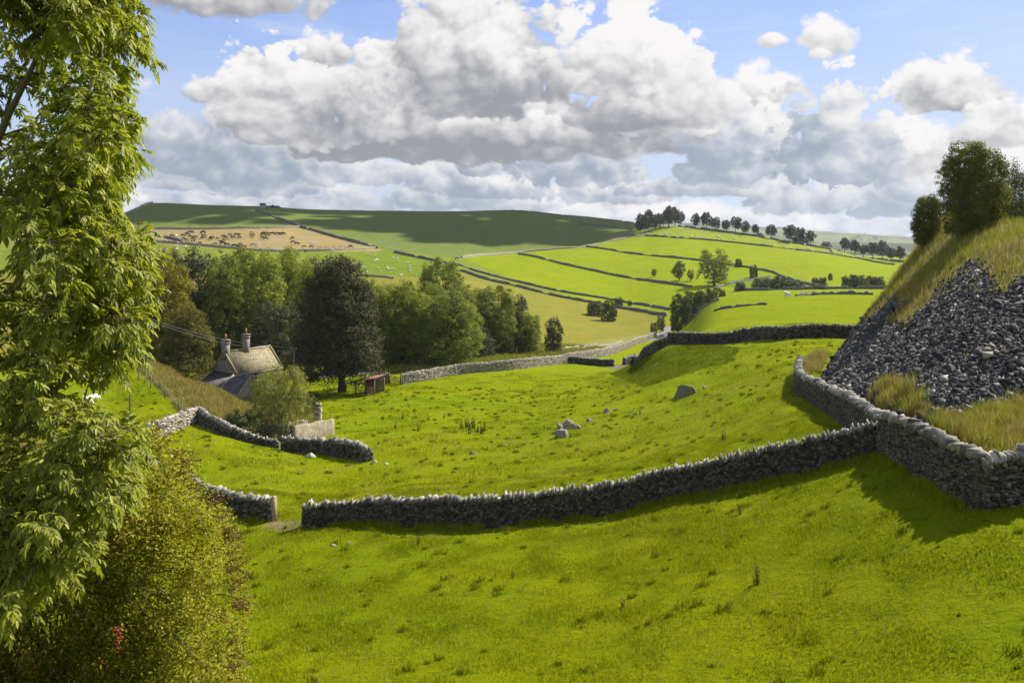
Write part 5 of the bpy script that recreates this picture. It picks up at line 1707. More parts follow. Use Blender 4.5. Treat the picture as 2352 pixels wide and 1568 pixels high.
cow(*Z3(1270, 520), 'white', .9, True, 1.4, "cream white calf standing alone low on the left of the herd")
cow(*Z3(1970, 545), 'pied', 1.2, False, 3.3, "black and white pied cow grazing above the tallest pale ash")
cow(*Z3(2047, 545), 'white', 1.15, False, 3.0, "cream white cow grazing next to the pied cow")
cow(*Z4(685, 435), 'white', 1.05, True, 3.2, "left of the two cream white bullocks walking in line")
cow(*Z4(735, 440), 'white', 1.0, True, 0.3, "right of the two cream white bullocks walking in line")
cow(*Z4(985, 548), 'redpied', 1.1, False, 0.2, "brown and white cow grazing below the hurdles")
cow(1050, 597, 'pied', 1.15, True, 2.8, "black and white cow by the wall corner right of the tall ash", None)
cow(1057, 599, 'white', .8, False, 0.2, "small white cow beside the pied cow at the wall corner", None)


def sheep(px, py, label, group, face=None, size=1.0, ymin=150, stand=None):
    p = at(px, py, ymin)
    st = ra.random() < .25 if stand is None else stand
    me = animal_mesh(sheep_stand if st else sheep_graze, "sheep_standing" if st else "sheep_grazing", 'wool')
    o = bpy.data.objects.new("sheep", me); COL.objects.link(o)
    o.location = p; o.scale = (size,) * 3
    o.rotation_euler = (0, 0, face if face is not None else ra.uniform(0, 6.28))
    tag(o, label, "sheep", group)


S4 = [(1505, 585), (1540, 588), (1620, 608), (1698, 620), (1878, 640), (1943, 655), (1960, 692), (2095, 710), (1637, 665), (1663, 668), (1615, 688), (1638, 698), (1446, 690), (1285, 730), (1368, 745), (1330, 782),
      (1430, 775), (1480, 785), (1660, 790), (1780, 752), (1797, 790), (1820, 806), (1865, 806), (1912, 815), (2120, 755), (2120, 788), (2125, 832), (1685, 838), (1500, 855), (2000, 900), (2218, 900), (1655, 970), (2285, 968)]
for x, y in S4: sheep(*Z4(x, y), "white sheep grazing in the green pasture below the cattle field", "sheep in the pasture above the wood", size=1.0)
for x, y in [(388, 608), (433, 610), (648, 570), (636, 610), (797, 562), (918, 600), (585, 792), (706, 798), (768, 795), (750, 840)]:
    sheep(*Z3(x, y), "white sheep in the rough grass below the rubble wall, left of the wood top", "sheep below the cattle field", size=1.3)
for x, y in [(680, 650), (750, 700)]:
    sheep(*Z4(x, y), "white sheep half hidden between the tops of the pale ashes and the beech", "sheep between the tree tops", size=1.2)
for x, y in [(513, 265), (545, 262), (568, 262), (370, 312), (402, 298), (435, 305), (492, 325), (593, 318), (622, 322), (668, 285), (685, 283), (718, 290), (672, 325), (705, 332), (755, 318), (790, 320), (805, 322), (828, 300),
             (893, 300), (915, 337), (968, 322), (1148, 360), (1172, 368), (1215, 365), (1270, 376), (1288, 390), (1348, 360), (1343, 402), (1448, 380), (1467, 408), (1480, 405), (1535, 425), (1500, 420), (1715, 418)]:
    sheep(RX(x), RY(y), "white sheep grazing in the pale top field below the ridge trees", "sheep in the top field", size=1.5, ymin=380)
sheep(1809, 684, "single white sheep standing on the crest of the bright pasture", None, 1.9, 1.5, 120, True)
sheep(203, 934, "white sheep on the left slope, nearer the hawthorn", None, 2.6, 1.1, 60, True)
sheep(214, 924, "white sheep on the left slope, behind its companion", None, 1.2, 1.1, 60, False)

# ------------------------------------------------------------------ weeds standing in the field
m_weed = leaf_material("dock_weed", (0.05, 0.045, 0.012), (0.11, 0.09, 0.022), trans=0.2)
m_tuss = leaf_material("tussock", (0.07, 0.105, 0.006), (0.17, 0.20, 0.012), trans=0.35)


def weed_mesh(seed):
    rng = np.random.default_rng(seed)
    mb = MB(); P = []
    for k in range(7):
        a = rng.uniform(0, 6.28); r_ = rng.uniform(0, .22); h_ = rng.uniform(.45, 1.0)
        b_ = np.array([r_ * math.cos(a), r_ * math.sin(a), -.03]); tp_ = b_ + np.array([rng.normal(0, .06), rng.normal(0, .06), h_])
        mb.tube([b_, tp_], [.014, .006], 4)
        t_ = rng.random(26)[:, None]
        P.append(b_ * (1 - t_) + tp_ * t_ + rng.normal(0, .035, (26, 3)))
    P = np.concatenate(P)
    v, f = leaf_quads(P, unit(len(P), rng), rng.uniform(.06, .14, len(P)), rng, .45)
    mb.add(v, f)
    return mb.mesh("weed", m_weed)


WM = [weed_mesh(k) for k in range(3)]
for k, (px, py, s_) in enumerate([(1060, 984, 1.0), (1070, 982, 1.2), (1078, 986, 1.1), (1087, 984, 1.2), (1098, 992, .9), (1106, 996, 1.1), (1112, 990, 1.0), (1080, 996, .8), (962, 990, .9), (908, 985, .7), (925, 962, .8), (985, 965, .6),
                                  (880, 965, .6), (1195, 925, .5), (1020, 960, .6), (1470, 952, .5), (1660, 1010, .7), (1130, 905, .5), (1310, 1005, .5), (870, 1020, .5), (1250, 985, .5), (960, 1290 - 40, .5), (1180, 1325, .35), (1430, 1395, .4), (1738, 1340, .6), (1700, 1180, .4)]):
    p = at(px, py)
    o = bpy.data.objects.new("dock_weed", WM[k % 3]); COL.objects.link(o)
    o.location = p; o.scale = (s_,) * 3; o.rotation_euler = (0, 0, k * 1.7)
    if k < 8:
        tag(o, "brown dock weed in the patch of weeds at the middle of the field", "weed", "patch of dock weeds")
    else:
        tag(o, "single thin brown weed standing in the open grass", "weed", "single weeds in the grass")

# ------------------------------------------------------------------ grass
def grass_material(name, dark, light, trans=0.35):
    m_, n = mat(name)
    g = n.new('ShaderNodeNewGeometry')
    p = g.outputs['Position']
    c_ = n.ramp(g.outputs['Random Per Island'], [(0.0, dark), (0.6, tuple((a + b) / 2 for a, b in zip(dark, light))), (1.0, light)])
    b_ = n.noise(p, 0.5, 4, 0.65)
    c_ = n.mix(n.rng(b_, 0.42, 0.66, 0, 0.6), c_, n.mix(1.0, c_, (0.62, 0.72, 0.9), 'MULTIPLY'))
    d = n.new('ShaderNodeBsdfDiffuse'); n.put(d.inputs[0], c_)
    t = n.new('ShaderNodeBsdfTranslucent'); n.put(t.inputs[0], c_)
    mx = n.new('ShaderNodeMixShader'); mx.inputs[0].default_value = trans
    n.l.new(d.outputs[0], mx.inputs[1]); n.l.new(t.outputs[0], mx.inputs[2])
    finish(n, mx.outputs[0])
    return m_


m_blade = grass_material("short_grass", (0.170, 0.208, 0.003), (0.375, 0.415, 0.012))
m_tussock = grass_material("tussock_grass", (0.095, 0.125, 0.003), (0.25, 0.275, 0.010))
m_hay = grass_material("dry_long_grass", (0.20, 0.165, 0.035), (0.50, 0.40, 0.12))
m_hay_green = grass_material("green_long_grass", (0.16, 0.19, 0.015), (0.38, 0.37, 0.06))
m_hay_gold = grass_material("golden_long_grass", (0.22, 0.190, 0.025), (0.46, 0.38, 0.08))


def blades(x, y, z, hgt, wid, rng, lean=0.45):
    """bent two-piece blades of grass"""
    n = len(x)
    a = rng.random(n) * 6.283
    dx, dy = np.cos(a), np.sin(a)
    la = rng.random(n) * 6.283
    lx, ly = np.cos(la) * lean * rng.random(n), np.sin(la) * lean * rng.random(n)
    b = np.stack([x, y, z], -1)
    w = np.stack([dx, dy, np.zeros(n)], -1) * (wid * 0.5)[:, None]
    up = np.array([0, 0, 1.0])
    mid = b + (np.stack([lx * 0.35, ly * 0.35, np.full(n, 0.6)], -1)) * hgt[:, None]
    tip = b + (np.stack([lx * 1.1, ly * 1.1, np.full(n, 1.0)], -1)) * hgt[:, None]
    v = np.stack([b - w, b + w, mid + w * 0.75, mid - w * 0.75, tip], 1).reshape(-1, 3)
    k = np.arange(n)[:, None] * 5
    return v, (k + np.array([[0, 1, 2, 3]])), (k + np.array([[3, 2, 4]]))


def wedge_points(n, y0, y1, px0, px1, rng, power=1.0):
    y = np.sqrt(y0 ** 2 + (y1 ** 2 - y0 ** 2) * rng.random(n) ** power)
    px = rng.uniform(px0, px1, n)
    return (px - CX) / FPX * y, y


def sward(name, pts, hgt, wid, rng, material, zf=H, lean=0.45, label=None):
    x, y = pts
    v, q_, t_ = blades(x, y, zf(x, y) - 0.01, hgt, wid, rng, lean)
    return tag(obj(name, mesh_np(name, v, [q_, t_], material)), label, "grass", kind='stuff')


rg = np.random.default_rng(3)
# cropped turf: denser and taller in patches
x, y = wedge_points(560000, 18.2, 52, -40, 2480, rg)
dens = fbm(x / 1.3, y / 1.3, 61, 3)
k = (dens > rg.normal(-0.10, 0.22, len(x))) & (heap_raw(x, y) < H(x, y) + 0.15)
x, y, dens = x[k], y[k], dens[k]
hg = 0.05 + 0.05 * rg.random(len(x)) + 0.10 * np.clip(dens, 0, 1)
sward("grass", (x, y), hg, 0.010 + 0.012 * rg.random(len(x)) + 0.0003 * y, rg, m_blade, lean=0.8, label="short bright green turf of the near field")
x, y = wedge_points(330000, 52, 125, 250, 2150, rg)
dens = fbm(x / 2.0, y / 2.0, 62, 3)
k = (dens > rg.normal(0.05, 0.2, len(x))) & (heap_raw(x, y) < H(x, y) + 0.15)
x, y, dens = x[k], y[k], dens[k]
sward("grass", (x, y), 0.07 + 0.07 * rg.random(len(x)) + 0.16 * np.clip(dens, 0, 1), 0.03 + 0.025 * rg.random(len(x)), rg, m_blade, lean=0.8, label="bright green turf of the middle field")
# tussocks
nt = 1700
tx_, ty_ = wedge_points(nt, 18.5, 110, 250, 2480, rg, 1.15)
k = (heap_raw(tx_, ty_) < H(tx_, ty_) + 0.1)
tx_, ty_ = tx_[k], ty_[k]
per = 46
sc = rg.uniform(0.4, 1.1, len(tx_)) ** 1.6
bx = np.repeat(tx_, per) + rg.normal(0, 0.10, len(tx_) * per) * np.repeat(sc, per) * 1.3
by_ = np.repeat(ty_, per) + rg.normal(0, 0.08, len(tx_) * per) * np.repeat(sc, per)
sward("grass", (bx, by_), np.repeat(sc, per) * rg.uniform(0.10, 0.30, len(bx)), 0.014 + 0.0004 * by_, rg, m_tussock, lean=1.0, label="darker tussocks of grass dotted over the field")
# pale dead stems and seed heads mixed into the turf
x, y = wedge_points(52000, 18.5, 75, 200, 2480, rg)
k = (fbm(x / 2.4, y / 2.4, 67, 3) > rg.normal(0.10, 0.25, len(x))) & (heap_raw(x, y) < H(x, y) + 0.1)
x, y = x[k], y[k]
sward("grass", (x, y), rg.uniform(0.10, 0.26, len(x)), 0.008 + 0.0003 * y, rg, m_hay, lean=1.0, label="pale dead stems scattered in the turf")
# taller fringe along the foot of the near walls
fx, fy = [], []
for line in (FRONT, HOLLOW, STUB):
    L = Line(line)
    s = rg.random(int(L.L * 260)) * L.L
    X, Y, TX, TY = L(s)
    off = -np.abs(rg.normal(0, 0.28, len(s))) - 0.28
    fx.append(X - TY * off * -1); fy.append(Y + TX * off * -1 * 1)
    fx.append(X + TY * off * -1); fy.append(Y - TX * off * -1 * 1)
fx, fy = np.concatenate(fx), np.concatenate(fy)
k = fbm(fx / 1.1, fy / 1.1, 63, 2) > -0.12
fx, fy = fx[k], fy[k]
sward("grass", (fx, fy), rg.uniform(0.12, 0.40, len(fx)), 0.02 + 0.012 * rg.random(len(fx)), rg, m_blade, lean=0.7, label="longer grass along the foot of the near walls")

# long grass on the spoil heap
n = 420000
x = rg.uniform(14, 90, n); y = rg.uniform(18, 112, n)
z = HH(x, y)
px_ = CX + FPX * x / y
k = grassy(x, y, z, 7.0) & (z > H(x, y)) & (px_ > 1850) & (px_ < 2460) & (fbm(x / 1.5, y / 1.5, 71, 3) > rg.normal(-.15, .25, n))
x, y = x[k], y[k]
tone = fbm(x / 4.0, y / 4.0, 73, 3) + rg.normal(0, .15, len(x))
for nm, mk, mt_, lb in (("grass", tone < -0.02, m_hay_green, "long green grass on the top of the spoil heap"), ("grass", (tone >= -0.02) & (tone < .32), m_hay, "long straw coloured grass on the spoil heap"),
                        ("grass", tone >= .32, m_hay_gold, "golden seeding grass on the spoil heap")):
    m_ = int(mk.sum())
    sward(nm, (x[mk], y[mk]), rg.uniform(0.25, 0.75, m_), rg.uniform(0.022, 0.045, m_), rg, mt_, HH, 0.55, lb)
# the overgrown strip between the wall and the scree
STRIP = [(1990, 915), (2030, 890), (2075, 885), (2130, 938), (2200, 972), (2270, 955), (2352, 938), (2470, 930), (2470, 1075), (2330, 1062), (2255, 1050), (2190, 1000), (2110, 968), (2040, 955)]
# scattered tufts in the scree
n = 9000
x = rg.uniform(16, 60, n); y = rg.uniform(34, 70, n)
k = (fbm(x / 2.2, y / 2.2, 79, 3) > 0.42) & (HH(x, y) > H(x, y)); x, y = x[k], y[k]
sward("grass", (x, y), rg.uniform(0.2, 0.5, len(x)), rg.uniform(0.02, 0.04, len(x)), rg, m_hay, HH, 0.6, "thin dry grass growing in the scree")
# rough bank left of the house, lane verges, weeds in the walls' corners
def patch_grass(poly, n, ylo, yhi, h0, h1, w0, w1, material, label, seed, zf=H):
    r_ = np.random.default_rng(seed)
    poly = np.array(poly, float)
    px = r_.uniform(poly[:, 0].min(), poly[:, 0].max(), n)
    y = np.sqrt(r_.uniform(ylo ** 2, yhi ** 2, n))
    x = (px - CX) / FPX * y
    py = HY - FPX * zf(x, y) / y
    k = inside(px, py, poly) & (fbm(x / 2, y / 2, seed, 3) > r_.normal(-.2, .25, n))
    x, y = x[k], y[k]
    if len(x):
        sward("grass", (x, y), r_.uniform(h0, h1, len(x)), r_.uniform(w0, w1, len(x)), r_, material, zf, 0.6, label)


patch_grass(STRIP, 130000, 24, 50, .2, .62, .018, .035, m_hay_green, "tall green weeds between the wall and the scree", 88, surf)
patch_grass(STRIP, 52000, 24, 50, .25, .7, .018, .035, m_hay_gold, "tall golden grass between the wall and the scree", 89, surf)
cq = np.random.default_rng(90)
cpx, cyy = cq.uniform(1990, 2440, 900), np.sqrt(cq.uniform(26 ** 2, 47 ** 2, 900))
cx_ = (cpx - CX) / FPX * cyy
k = inside(cpx, HY - FPX * surf(cx_, cyy) / cyy, STRIP)
cx_, cyy = cx_[k][:75], cyy[k][:75]
for q_, (mt_, lb) in enumerate([(m_hay_green, "clumps of tall green weeds behind the wall junction"), (m_hay, "clumps of tall pale seeding grass behind the wall junction"), (m_hay_gold, "clumps of tall golden weeds behind the wall junction")]):
    X0, Y0 = np.repeat(cx_[q_::3], 130), np.repeat(cyy[q_::3], 130)
    X0 = X0 + cq.normal(0, .22, len(X0)); Y0 = Y0 + cq.normal(0, .22, len(Y0))
    sward("grass", (X0, Y0), cq.uniform(.4, 1.05, len(X0)), cq.uniform(.014, .03, len(X0)), cq, mt_, surf, .5, lb)
BANK = PATCH[10][0]
patch_grass(BANK, 150000, 66, 126, .3, .9, .04, .08, m_hay, "long straw coloured grass on the bank before the house", 81)
patch_grass(BANK, 60000, 66, 126, .25, .7, .04, .08, m_hay_green, "long green grass mixed in on the bank before the house", 82)
patch_grass([(860, 862), (1000, 850), (1176, 836), (1300, 817), (1400, 800), (1240, 790), (1200, 800), (1000, 835), (860, 845)], 90000, 128, 190, .3, .9, .06, .12, m_hay_green, "long grass on the far verge of the lane", 83)
patch_grass([(-150, 1400), (90, 1440), (150, 1600), (-150, 1600)], 40000, 9, 17, .2, .6, .010, .02, m_hay, "straw coloured grass under the hawthorn", 84)
patch_grass([(640, 960), (700, 950), (760, 985), (690, 1005), (640, 1010)], 20000, 70, 95, .2, .6, .03, .06, m_hay, "dry grass inside the walled enclosure", 85)
patch_grass([(1825, 850), (1880, 805), (1910, 800), (1890, 850), (1850, 870)], 16000, 50, 82, .3, .8, .03, .05, m_hay, "dry grass at the far foot of the scree", 86, surf)
patch_grass([(1400, 860), (1545, 795), (1640, 792), (1700, 800), (1680, 832), (1600, 852), (1480, 890)], 120000, 66, 150, .10, .28, .04, .07, m_tussock, "rough dark grass on the side of the knoll", 87)

# ------------------------------------------------------------------ the big ash on the left
m_ashleaf = leaf_material("near_ash_leaf", (0.125, 0.160, 0.020), (0.335, 0.355, 0.048), (0.46, 0.44, 0.09), trans=0.40, gloss=0.22, rough=0.45)
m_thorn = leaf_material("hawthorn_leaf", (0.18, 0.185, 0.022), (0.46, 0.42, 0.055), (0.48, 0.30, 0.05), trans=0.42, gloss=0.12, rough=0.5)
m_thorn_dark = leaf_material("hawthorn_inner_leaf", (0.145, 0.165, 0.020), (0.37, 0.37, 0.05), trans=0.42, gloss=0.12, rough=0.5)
m_haw, Tm = mat("red_haws")
finish(Tm, bsdf(Tm, Tm.mix(Tm.noise(None, 30, 2), (0.25, 0.02, 0.012), (0.42, 0.05, 0.025)), 0.35, 0.5))

EDGE = np.array([(-300, 300), (-60, 325), (0, 300), (60, 340), (110, 352), (160, 355), (200, 325), (250, 305), (300, 312), (400, 312), (440, 285), (475, 268), (510, 335), (560, 352), (650, 350), (700, 345), (760, 332), (820, 318), (870, 265),
                 (900, 215), (930, 200), (965, 285), (1010, 305), (1060, 335), (1100, 330), (1150, 292), (1200, 240), (1280, 225), (1330, 185), (1370, 60), (1480, -60)], float)
ra_ = np.random.default_rng(42)
TB = np.array([-7.4, 9.7])
TZ = float(H(*TB))
lob = []
tries = 0
while len(lob) < 170 and tries < 9000:
    tries += 1
    py = ra_.uniform(-260, 1400)
    e_ = np.interp(py, EDGE[:, 0], EDGE[:, 1]) + float(fbm(np.array(py / 55.), np.array(7.), 31, 2)) * 45
    px = e_ - 20 - abs(ra_.normal(0, 1)) * 200
    if px < -420: continue
    if 800 < py < 960 and 60 < px < 300 and ra_.random() < .78: continue
    if 420 < py < 580 and px < 90 and ra_.random() < .9: continue
    if 180 < py < 340 and 40 < px < 160 and ra_.random() < .85: continue
    if 60 < py < 420 and px < 190 and ra_.random() < .35: continue
    if 590 < py < 640 and px > 120 and ra_.random() < .5: continue
    yy = 9.2 + ra_.normal(0, 0.95)
    if px > e_ - 60: yy = 9.2 + ra_.normal(0, .6)
    yy = min(max(yy, 7.4), 11.3)
    p = np.array([(px - CX) / FPX * yy, yy, (HY - py) / FPX * yy])
    if p[2] < TZ + .9: continue
    if lob and np.min(np.linalg.norm(np.array(lob) - p, axis=1)) < 0.27: continue
    lob.append(p)
lob = np.array(lob)
NS = 17
shoot = np.repeat(lob, NS, 0) + ra_.normal(0, 1, (len(lob) * NS, 3)) * np.array([.17, .24, .17])
lobc = np.repeat(lob, NS, 0)
# keep shoots inside the crown's outline so that its edge reads in tufts
spx = CX + FPX * shoot[:, 0] / shoot[:, 1]; spy = HY - FPX * shoot[:, 2] / shoot[:, 1]
ok = spx < np.interp(spy, EDGE[:, 0], EDGE[:, 1]) + fbm(spy / 55., spy * 0 + 7., 31, 2) * 45 - 2
shoot, lobc = shoot[ok], lobc[ok]
sdir = shoot - lobc; sdir[:, 2] += .10; sdir[:, 0] += .05
sdir /= np.linalg.norm(sdir, axis=1)[:, None] + 1e-9


def pinnate(org, axis, nleaf, length, leaflet, rng, pairs=4, droop=.75):
    """whorls of pinnate leaves: returns leaflet verts and quads, rachis verts and faces"""
    n = len(org) * nleaf
    o = np.repeat(org, nleaf, 0); a = np.repeat(axis, nleaf, 0)
    r_ = unit(n, rng)
    r_ = r_ - np.sum(r_ * a, 1)[:, None] * a; r_ /= np.linalg.norm(r_, axis=1)[:, None] + 1e-9
    k_ = rng.uniform(.25, 1.0, n)[:, None]
    d = a * k_ + r_ * 0.9; d /= np.linalg.norm(d, axis=1)[:, None]
    L_ = length * rng.uniform(.7, 1.25, n)
    dr = droop * rng.uniform(.6, 1.3, n)
    zup = np.array([0, 0, 1.0])
    P = lambda t: o + d * (L_ * t)[:, None] - zup * (L_ * dr * t * t)[:, None]
    T = lambda t: (lambda v: v / np.linalg.norm(v, axis=1)[:, None])(d - zup * (2 * dr * t)[:, None])
    VV, cnt = [], 0
    for j in range(2 * pairs + 1):
        if j == 2 * pairs:
            t = np.full(n, 1.0); sg = 0.0
        else:
            t = np.full(n, .30 + .19 * (j // 2)); sg = 1.0 if j % 2 else -1.0
        p = P(t); tg = T(t)
        sd = np.cross(tg, zup); sd /= np.linalg.norm(sd, axis=1)[:, None] + 1e-9
        up_ = np.cross(sd, tg)
        dir_ = tg * (.75 if sg else 1.0) + sd * sg * .75 - zup * rng.uniform(.1, .55, n)[:, None] + rng.normal(0, .12, (n, 3))
        dir_ /= np.linalg.norm(dir_, axis=1)[:, None]
        nr = up_ + rng.normal(0, .25, (n, 3)); w = np.cross(nr, dir_); w /= np.linalg.norm(w, axis=1)[:, None] + 1e-9
        nr = np.cross(dir_, w)
        l_ = (leaflet * rng.uniform(.75, 1.2, n))[:, None]; wd = l_ * .19
        fold = nr * wd * .45
        curl = -zup * l_ * .14
        base = p; tip = p + dir_ * l_ + curl
        VV.append(np.stack([base, p + dir_ * l_ * .28 + w * wd + fold, p + dir_ * l_ * .66 + w * wd * .85 + fold + curl * .4, tip, p + dir_ * l_ * .66 - w * wd * .85 + fold + curl * .4, p + dir_ * l_ * .28 - w * wd + fold], 1))
    V = np.concatenate(VV, 0)
    m_ = len(V)
    kk = np.arange(m_)[:, None] * 6
    F = np.concatenate([kk + np.array([[0, 1, 2, 3]]), kk + np.array([[0, 3, 4, 5]])], 0)
    # rachis as thin triangular strips
    t0, t1, t2 = np.zeros(n), np.full(n, .5), np.ones(n)
    wv2 = np.cross(T(t1), unit(n, rng)); wv2 /= np.linalg.norm(wv2, axis=1)[:, None] + 1e-9
    wv2 *= .0022
    RV = np.stack([P(t0) - wv2, P(t0) + wv2, P(t1) + wv2, P(t1) - wv2, P(t2)], 1).reshape(-1, 3)
    rk = np.arange(n)[:, None] * 5
    return V.reshape(-1, 3), F, RV, rk + np.array([[0, 1, 2, 3]]), rk + np.array([[3, 2, 4]])


V, F, RV, RQ, RT_ = pinnate(shoot, sdir, 5, .155, .078, ra_, droop=.42)
ash = empty("ash_tree", (0, 0, 0), 0, "large near ash tree filling the left edge with drooping pinnate leaves", "tree")
obj("crown", mesh_np("crown", V, F, m_ashleaf), ash)
mb = MB()
mb.add(RV, RQ, RT_)
tz = np.array([TZ - .3, TZ + 1.2, TZ + 2.8, -1.2, .2, 1.6, 3.2, 4.6])
tx2 = TB[0] + np.array([0, .05, .15, .32, .45, .62, .72, .85]); ty2 = TB[1] + np.array([0, -.02, -.1, -.12, -.2, -.2, -.25, -.3])
mb.tube(np.stack([tx2, ty2, tz], -1), [.26, .19, .165, .14, .115, .09, .06, .03], 9)
limbs = []
for h0, tip in ((TZ + 1.1, (-5.6, 9.4, -3.35)), (TZ + 1.9, (-4.75, 9.1, -1.0)), (-2.3, (-4.7, 9.3, .75)), (-2.6, (-5.2, 8.3, -1.9)), (-1.5, (-4.9, 9.6, 1.9)), (-.8, (-5.1, 9.0, 2.8)), (TZ + 1.5, (-6.2, 8.4, -2.6)), (-1.2, (-6.4, 10.4, 2.2)), (TZ + 2.2, (-5.0, 9.9, -.3)), (TZ + .9, (-5.0, 8.7, -3.0))):
    b0 = np.array([np.interp(h0, tz, tx2), np.interp(h0, tz, ty2), h0]); tip = np.array(tip)
    t_ = np.linspace(0, 1, 9)[:, None]
    pts = b0 * (1 - t_) + tip * t_ + np.array([0, 0, 1.0]) * (t_ * (1 - t_)) * ra_.uniform(-.1, .5) + np.cumsum(ra_.normal(0, .025, (9, 3)), 0) * np.minimum(t_ * 3, 1)
    mb.tube(pts, np.linspace(.070, .016, 9), 7)
    limbs.append(pts)
LP = np.concatenate(limbs + [np.stack([tx2, ty2, tz], -1)[3:]])
for p in lob:
    d_ = np.linalg.norm(LP - p, axis=1) + np.maximum(LP[:, 2] - p[2] + .15, 0) * 1.5
    b0 = LP[np.argmin(d_)]
    md = (b0 + p) / 2 + np.array([0, 0, .08]) + ra_.normal(0, .04, 3)
    mb.tube([b0, md, p], [.017, .010, .005], 5)
for p, q0_ in zip(shoot[::1], lobc[::1]):
    mb.tube([q0_, (p + q0_) / 2 + np.array([0, 0, -.02]), p], [.0045, .0035, .0025], 3)
mb.build("trunk", m_bark2, ash, True)

# ------------------------------------------------------------------ the hawthorn under it
HB = np.array([(930, 240), (960, 345), (1000, 385), (1050, 430), (1100, 455), (1150, 500), (1200, 545), (1260, 560), (1320, 560), (1400, 575), (1500, 560), (1600, 560), (1750, 540)], float)
rh = np.random.default_rng(8)
cl = []
while len(cl) < 900:
    py = rh.uniform(935, 1740)
    e_ = np.interp(py, HB[:, 0], HB[:, 1]) + fbm(np.array(py / 60.), np.array(3.), 12, 2) * 34
    px = rh.uniform(-300, e_ - 14)
    # a rounded body: the edge of the bush is far round, the middle bulges towards the viewer
    top = np.interp(px, [-300, 100, 250, 345, 430, 500, 545, 575], [1000, 985, 935, 965, 1050, 1150, 1230, 1400])
    if py < top + 8: continue
    u_ = np.clip((e_ - px) / 330, 0, 1); w_ = np.clip((py - top) / 330, 0, 1)
    bul = math.sqrt(max(0, 1 - (1 - min(u_, w_)) ** 2))
    yy = 13.6 - 2.1 * bul + abs(rh.normal(0, .45)) + (rh.random() < .25) * rh.uniform(0, 2.2)
    p = np.array([(px - CX) / FPX * yy, yy, (HY - py) / FPX * yy])
    if p[2] < H(p[0], p[1]) + .1: continue
    cl.append(p)
cl = np.array(cl)
per = 170
k = np.repeat(np.arange(len(cl)), per)
rr1 = rh.uniform(.13, .27, len(cl))
off = unit(len(k), rh) * (rh.random(len(k)) ** .5)[:, None] * rr1[k][:, None] * np.array([1.0, 1.0, 1.0])
# sprays hang and reach out a little
spray = unit(len(cl), rh) * .22; spray[:, 2] -= .05
off += spray[k] * rh.uniform(-1, 1, len(k))[:, None]
P = cl[k] + off
nr = unit(len(P), rh) + np.array([.45, .15, .55]); nr /= np.linalg.norm(nr, axis=1)[:, None]
sz = rh.uniform(.030, .062, len(P))
hc = cl.mean(0)
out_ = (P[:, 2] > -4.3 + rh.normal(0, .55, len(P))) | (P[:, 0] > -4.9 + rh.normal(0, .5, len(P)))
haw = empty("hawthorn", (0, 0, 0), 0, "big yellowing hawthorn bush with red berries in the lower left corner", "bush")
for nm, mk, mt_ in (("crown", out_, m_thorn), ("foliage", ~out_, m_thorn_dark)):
    v, f = leaf_quads(P[mk], nr[mk], sz[mk], rh, .72)
    obj(nm, mesh_np(nm, v, f, mt_), haw)
mb = MB()
root = np.array([-6.2, 12.9, float(H(-6.2, 12.9)) - .2])
for j in range(9):
    tip = cl[rh.integers(len(cl))] * .55 + hc * .45
    md = (root + tip) / 2 + rh.normal(0, .2, 3)
    mb.tube([root + rh.normal(0, .1, 3), md, tip], [.09, .06, .03], 6)
mb.build("trunk", m_bark2, haw, True)
mb = MB()
for p in cl[::2]:
    b0 = hc * .45 + p * .55 + rh.normal(0, .12, 3)
    mb.tube([b0, (b0 + p) / 2 + rh.normal(0, .05, 3), p + spray[0] * .2], [.014, .009, .004], 4)
# long whippy shoots leaving the outline, with sparse reddish leaves
SP, SN = [], []
for j in range(64):
    py = rh.uniform(990, 1560); e_ = np.interp(py, HB[:, 0], HB[:, 1])
    yy = rh.uniform(11.8, 13.4)
    a = np.array([(e_ - 40 - CX) / FPX * yy, yy, (HY - py) / FPX * yy])
    ln = rh.uniform(.22, .50)
    dd = np.array([rh.uniform(.5, 1), rh.uniform(-.5, .3), rh.uniform(-.15, .8)]); dd /= np.linalg.norm(dd)
    t_ = np.linspace(0, 1, 6)[:, None]
    pts = a + dd * ln * t_ + np.array([0, 0, -.22]) * ln * t_ ** 2 + np.cumsum(rh.normal(0, .012, (6, 3)), 0)
    mb.tube(pts, np.linspace(.006, .002, 6), 4)
    q_ = rh.random((34, 1))
    i_ = np.minimum((q_[:, 0] * 5).astype(int), 4); fr_ = q_[:, 0] * 5 - i_
    SP.append(pts[i_] * (1 - fr_)[:, None] + pts[i_ + 1] * fr_[:, None] + rh.normal(0, .022, (34, 3)))
mb.build("branches", m_bark, haw, True)
SP = np.concatenate(SP)
m_redleaf = leaf_material("reddening_hawthorn_leaf", (0.10, 0.065, 0.020), (0.24, 0.15, 0.035), (0.26, 0.07, 0.03), trans=.3)
v, f = leaf_quads(SP, unit(len(SP), rh), rh.uniform(.022, .05, len(SP)), rh, .7)
obj("shoot_leaves", mesh_np("shoot_leaves", v, f, m_redleaf), haw)
mb = MB()
for j in range(70):
    c0 = cl[rh.integers(len(cl))] + np.array([.08, -.24, .02])
    nb = rh.integers(5, 16)
    for b_ in range(nb):
        pc = c0 + rh.normal(0, .045, 3)
        mb.add(ICO * .0095 + pc, ICOF)
for j in range(60):
    pc = np.array([(271 + rh.normal(0, 5) - CX) / FPX * 11.2, 11.2 + rh.normal(0, .03), (HY - rh.uniform(1440, 1492)) / FPX * 11.2])
    mb.add(ICO * .011 + pc, ICOF)
bo = mb.build("berries", m_haw, haw)
bo["kind"] = "stuff"

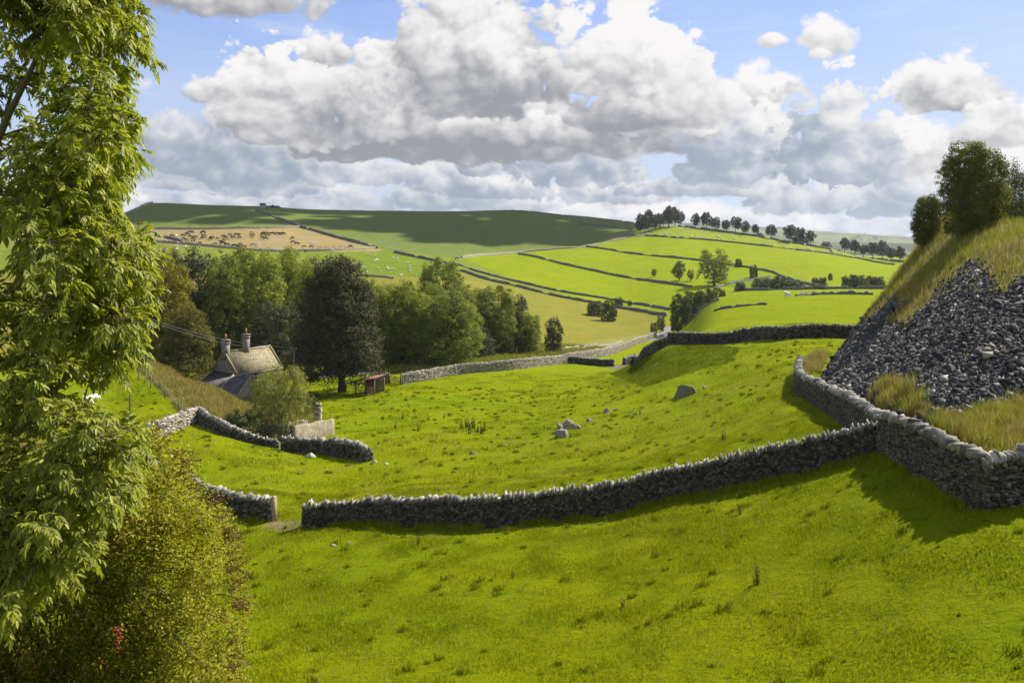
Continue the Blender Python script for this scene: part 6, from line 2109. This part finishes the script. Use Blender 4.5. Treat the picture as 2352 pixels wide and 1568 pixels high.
# ------------------------------------------------------------------ the cloud that shades the far hill (above the frame)
m_cloud, Tm = mat("cloud_vapour")
finish(Tm, bsdf(Tm, Tm.mix(Tm.noise(None, 2, 4), (.80, .80, .80), (.88, .88, .88)), 1.0, 0.0))
rc_ = np.random.default_rng(15)
CA = 520.0
sh = np.array([SUN_DIR.x, SUN_DIR.y]) / SUN_DIR.z * CA
mbv, mbf, cn = [], [], 0
me0 = rock_mesh(3, (1, 1, 1), None)
bv = np.empty(len(me0.vertices) * 3); me0.vertices.foreach_get('co', bv); bv = bv.reshape(-1, 3)
bf = np.array([p.vertices[:] for p in me0.polygons])
bpy.data.meshes.remove(me0)


def shade_at(px, py, dist, rx, ry):
    """a puff of the cloud over the piece of hill seen at px, py"""
    p = on(px, dist - 45)
    a = rc_.random() * 6.28
    c_, s_ = math.cos(a), math.sin(a)
    rx, ry = rx * 1.35, ry * 1.4
    global cn
    for e in range(22):
        ox, oy = rc_.normal(0, .52, 2)
        k_ = rc_.uniform(.12, .38)
        if p.y + oy * ry - max(rx, ry) * k_ * 0.9 < 512 + rc_.uniform(-14, 20): continue
        v = bv * np.array([rx * k_, ry * k_, 16]) @ np.array([[c_, s_, 0], [-s_, c_, 0], [0, 0, 1]])
        mbv.append(v + np.array([p.x + sh[0] + ox * rx, p.y + sh[1] + oy * ry, CA + p.z + rc_.uniform(-15, 25)])); mbf.append(bf + cn); cn += len(v)


for px, d, rx, ry in [(300, 700, 70, 66), (420, 690, 70, 66), (540, 690, 70, 66), (640, 690, 60, 70), (760, 690, 70, 105), (880, 690, 70, 100), (1000, 690, 70, 100), (1110, 700, 65, 85), (1210, 710, 60, 70), (1310, 720, 50, 55), (1400, 730, 40, 40),
                      (160, 700, 80, 66), (20, 700, 80, 66), (960, 590, 70, 38), (1080, 600, 60, 36), (1180, 625, 55, 32), (820, 600, 60, 36), (1280, 650, 45, 26), 
                      (1040, 545, 50, 16), (900, 535, 45, 14), (480, 800, 90, 80), (760, 800, 90, 80), (1000, 800, 90, 80), (250, 800, 90, 80)]:
    shade_at(px, 0, d, rx * 1.0, ry)
tag(obj("cloud", mesh_np("cloud", np.concatenate(mbv), np.concatenate(mbf), m_cloud, True)), kind='structure')

# ------------------------------------------------------------------ the air
m_haze, Hz = mat("haze_air")
pv = Hz.new('ShaderNodeVolumePrincipled')
pv.inputs['Color'].default_value = (0.80, 0.88, 1.0, 1)
pv.inputs['Density'].default_value = 0.00007
pv.inputs['Anisotropy'].default_value = 0.2
out = Hz.new('ShaderNodeOutputMaterial')
Hz.l.new(pv.outputs[0], out.inputs['Volume'])
mb = MB()
mb.box((0, 0, 36.5), (13400, 13400, 169))
hz_o = mb.build("haze", m_haze)
tag(hz_o, kind='stuff')
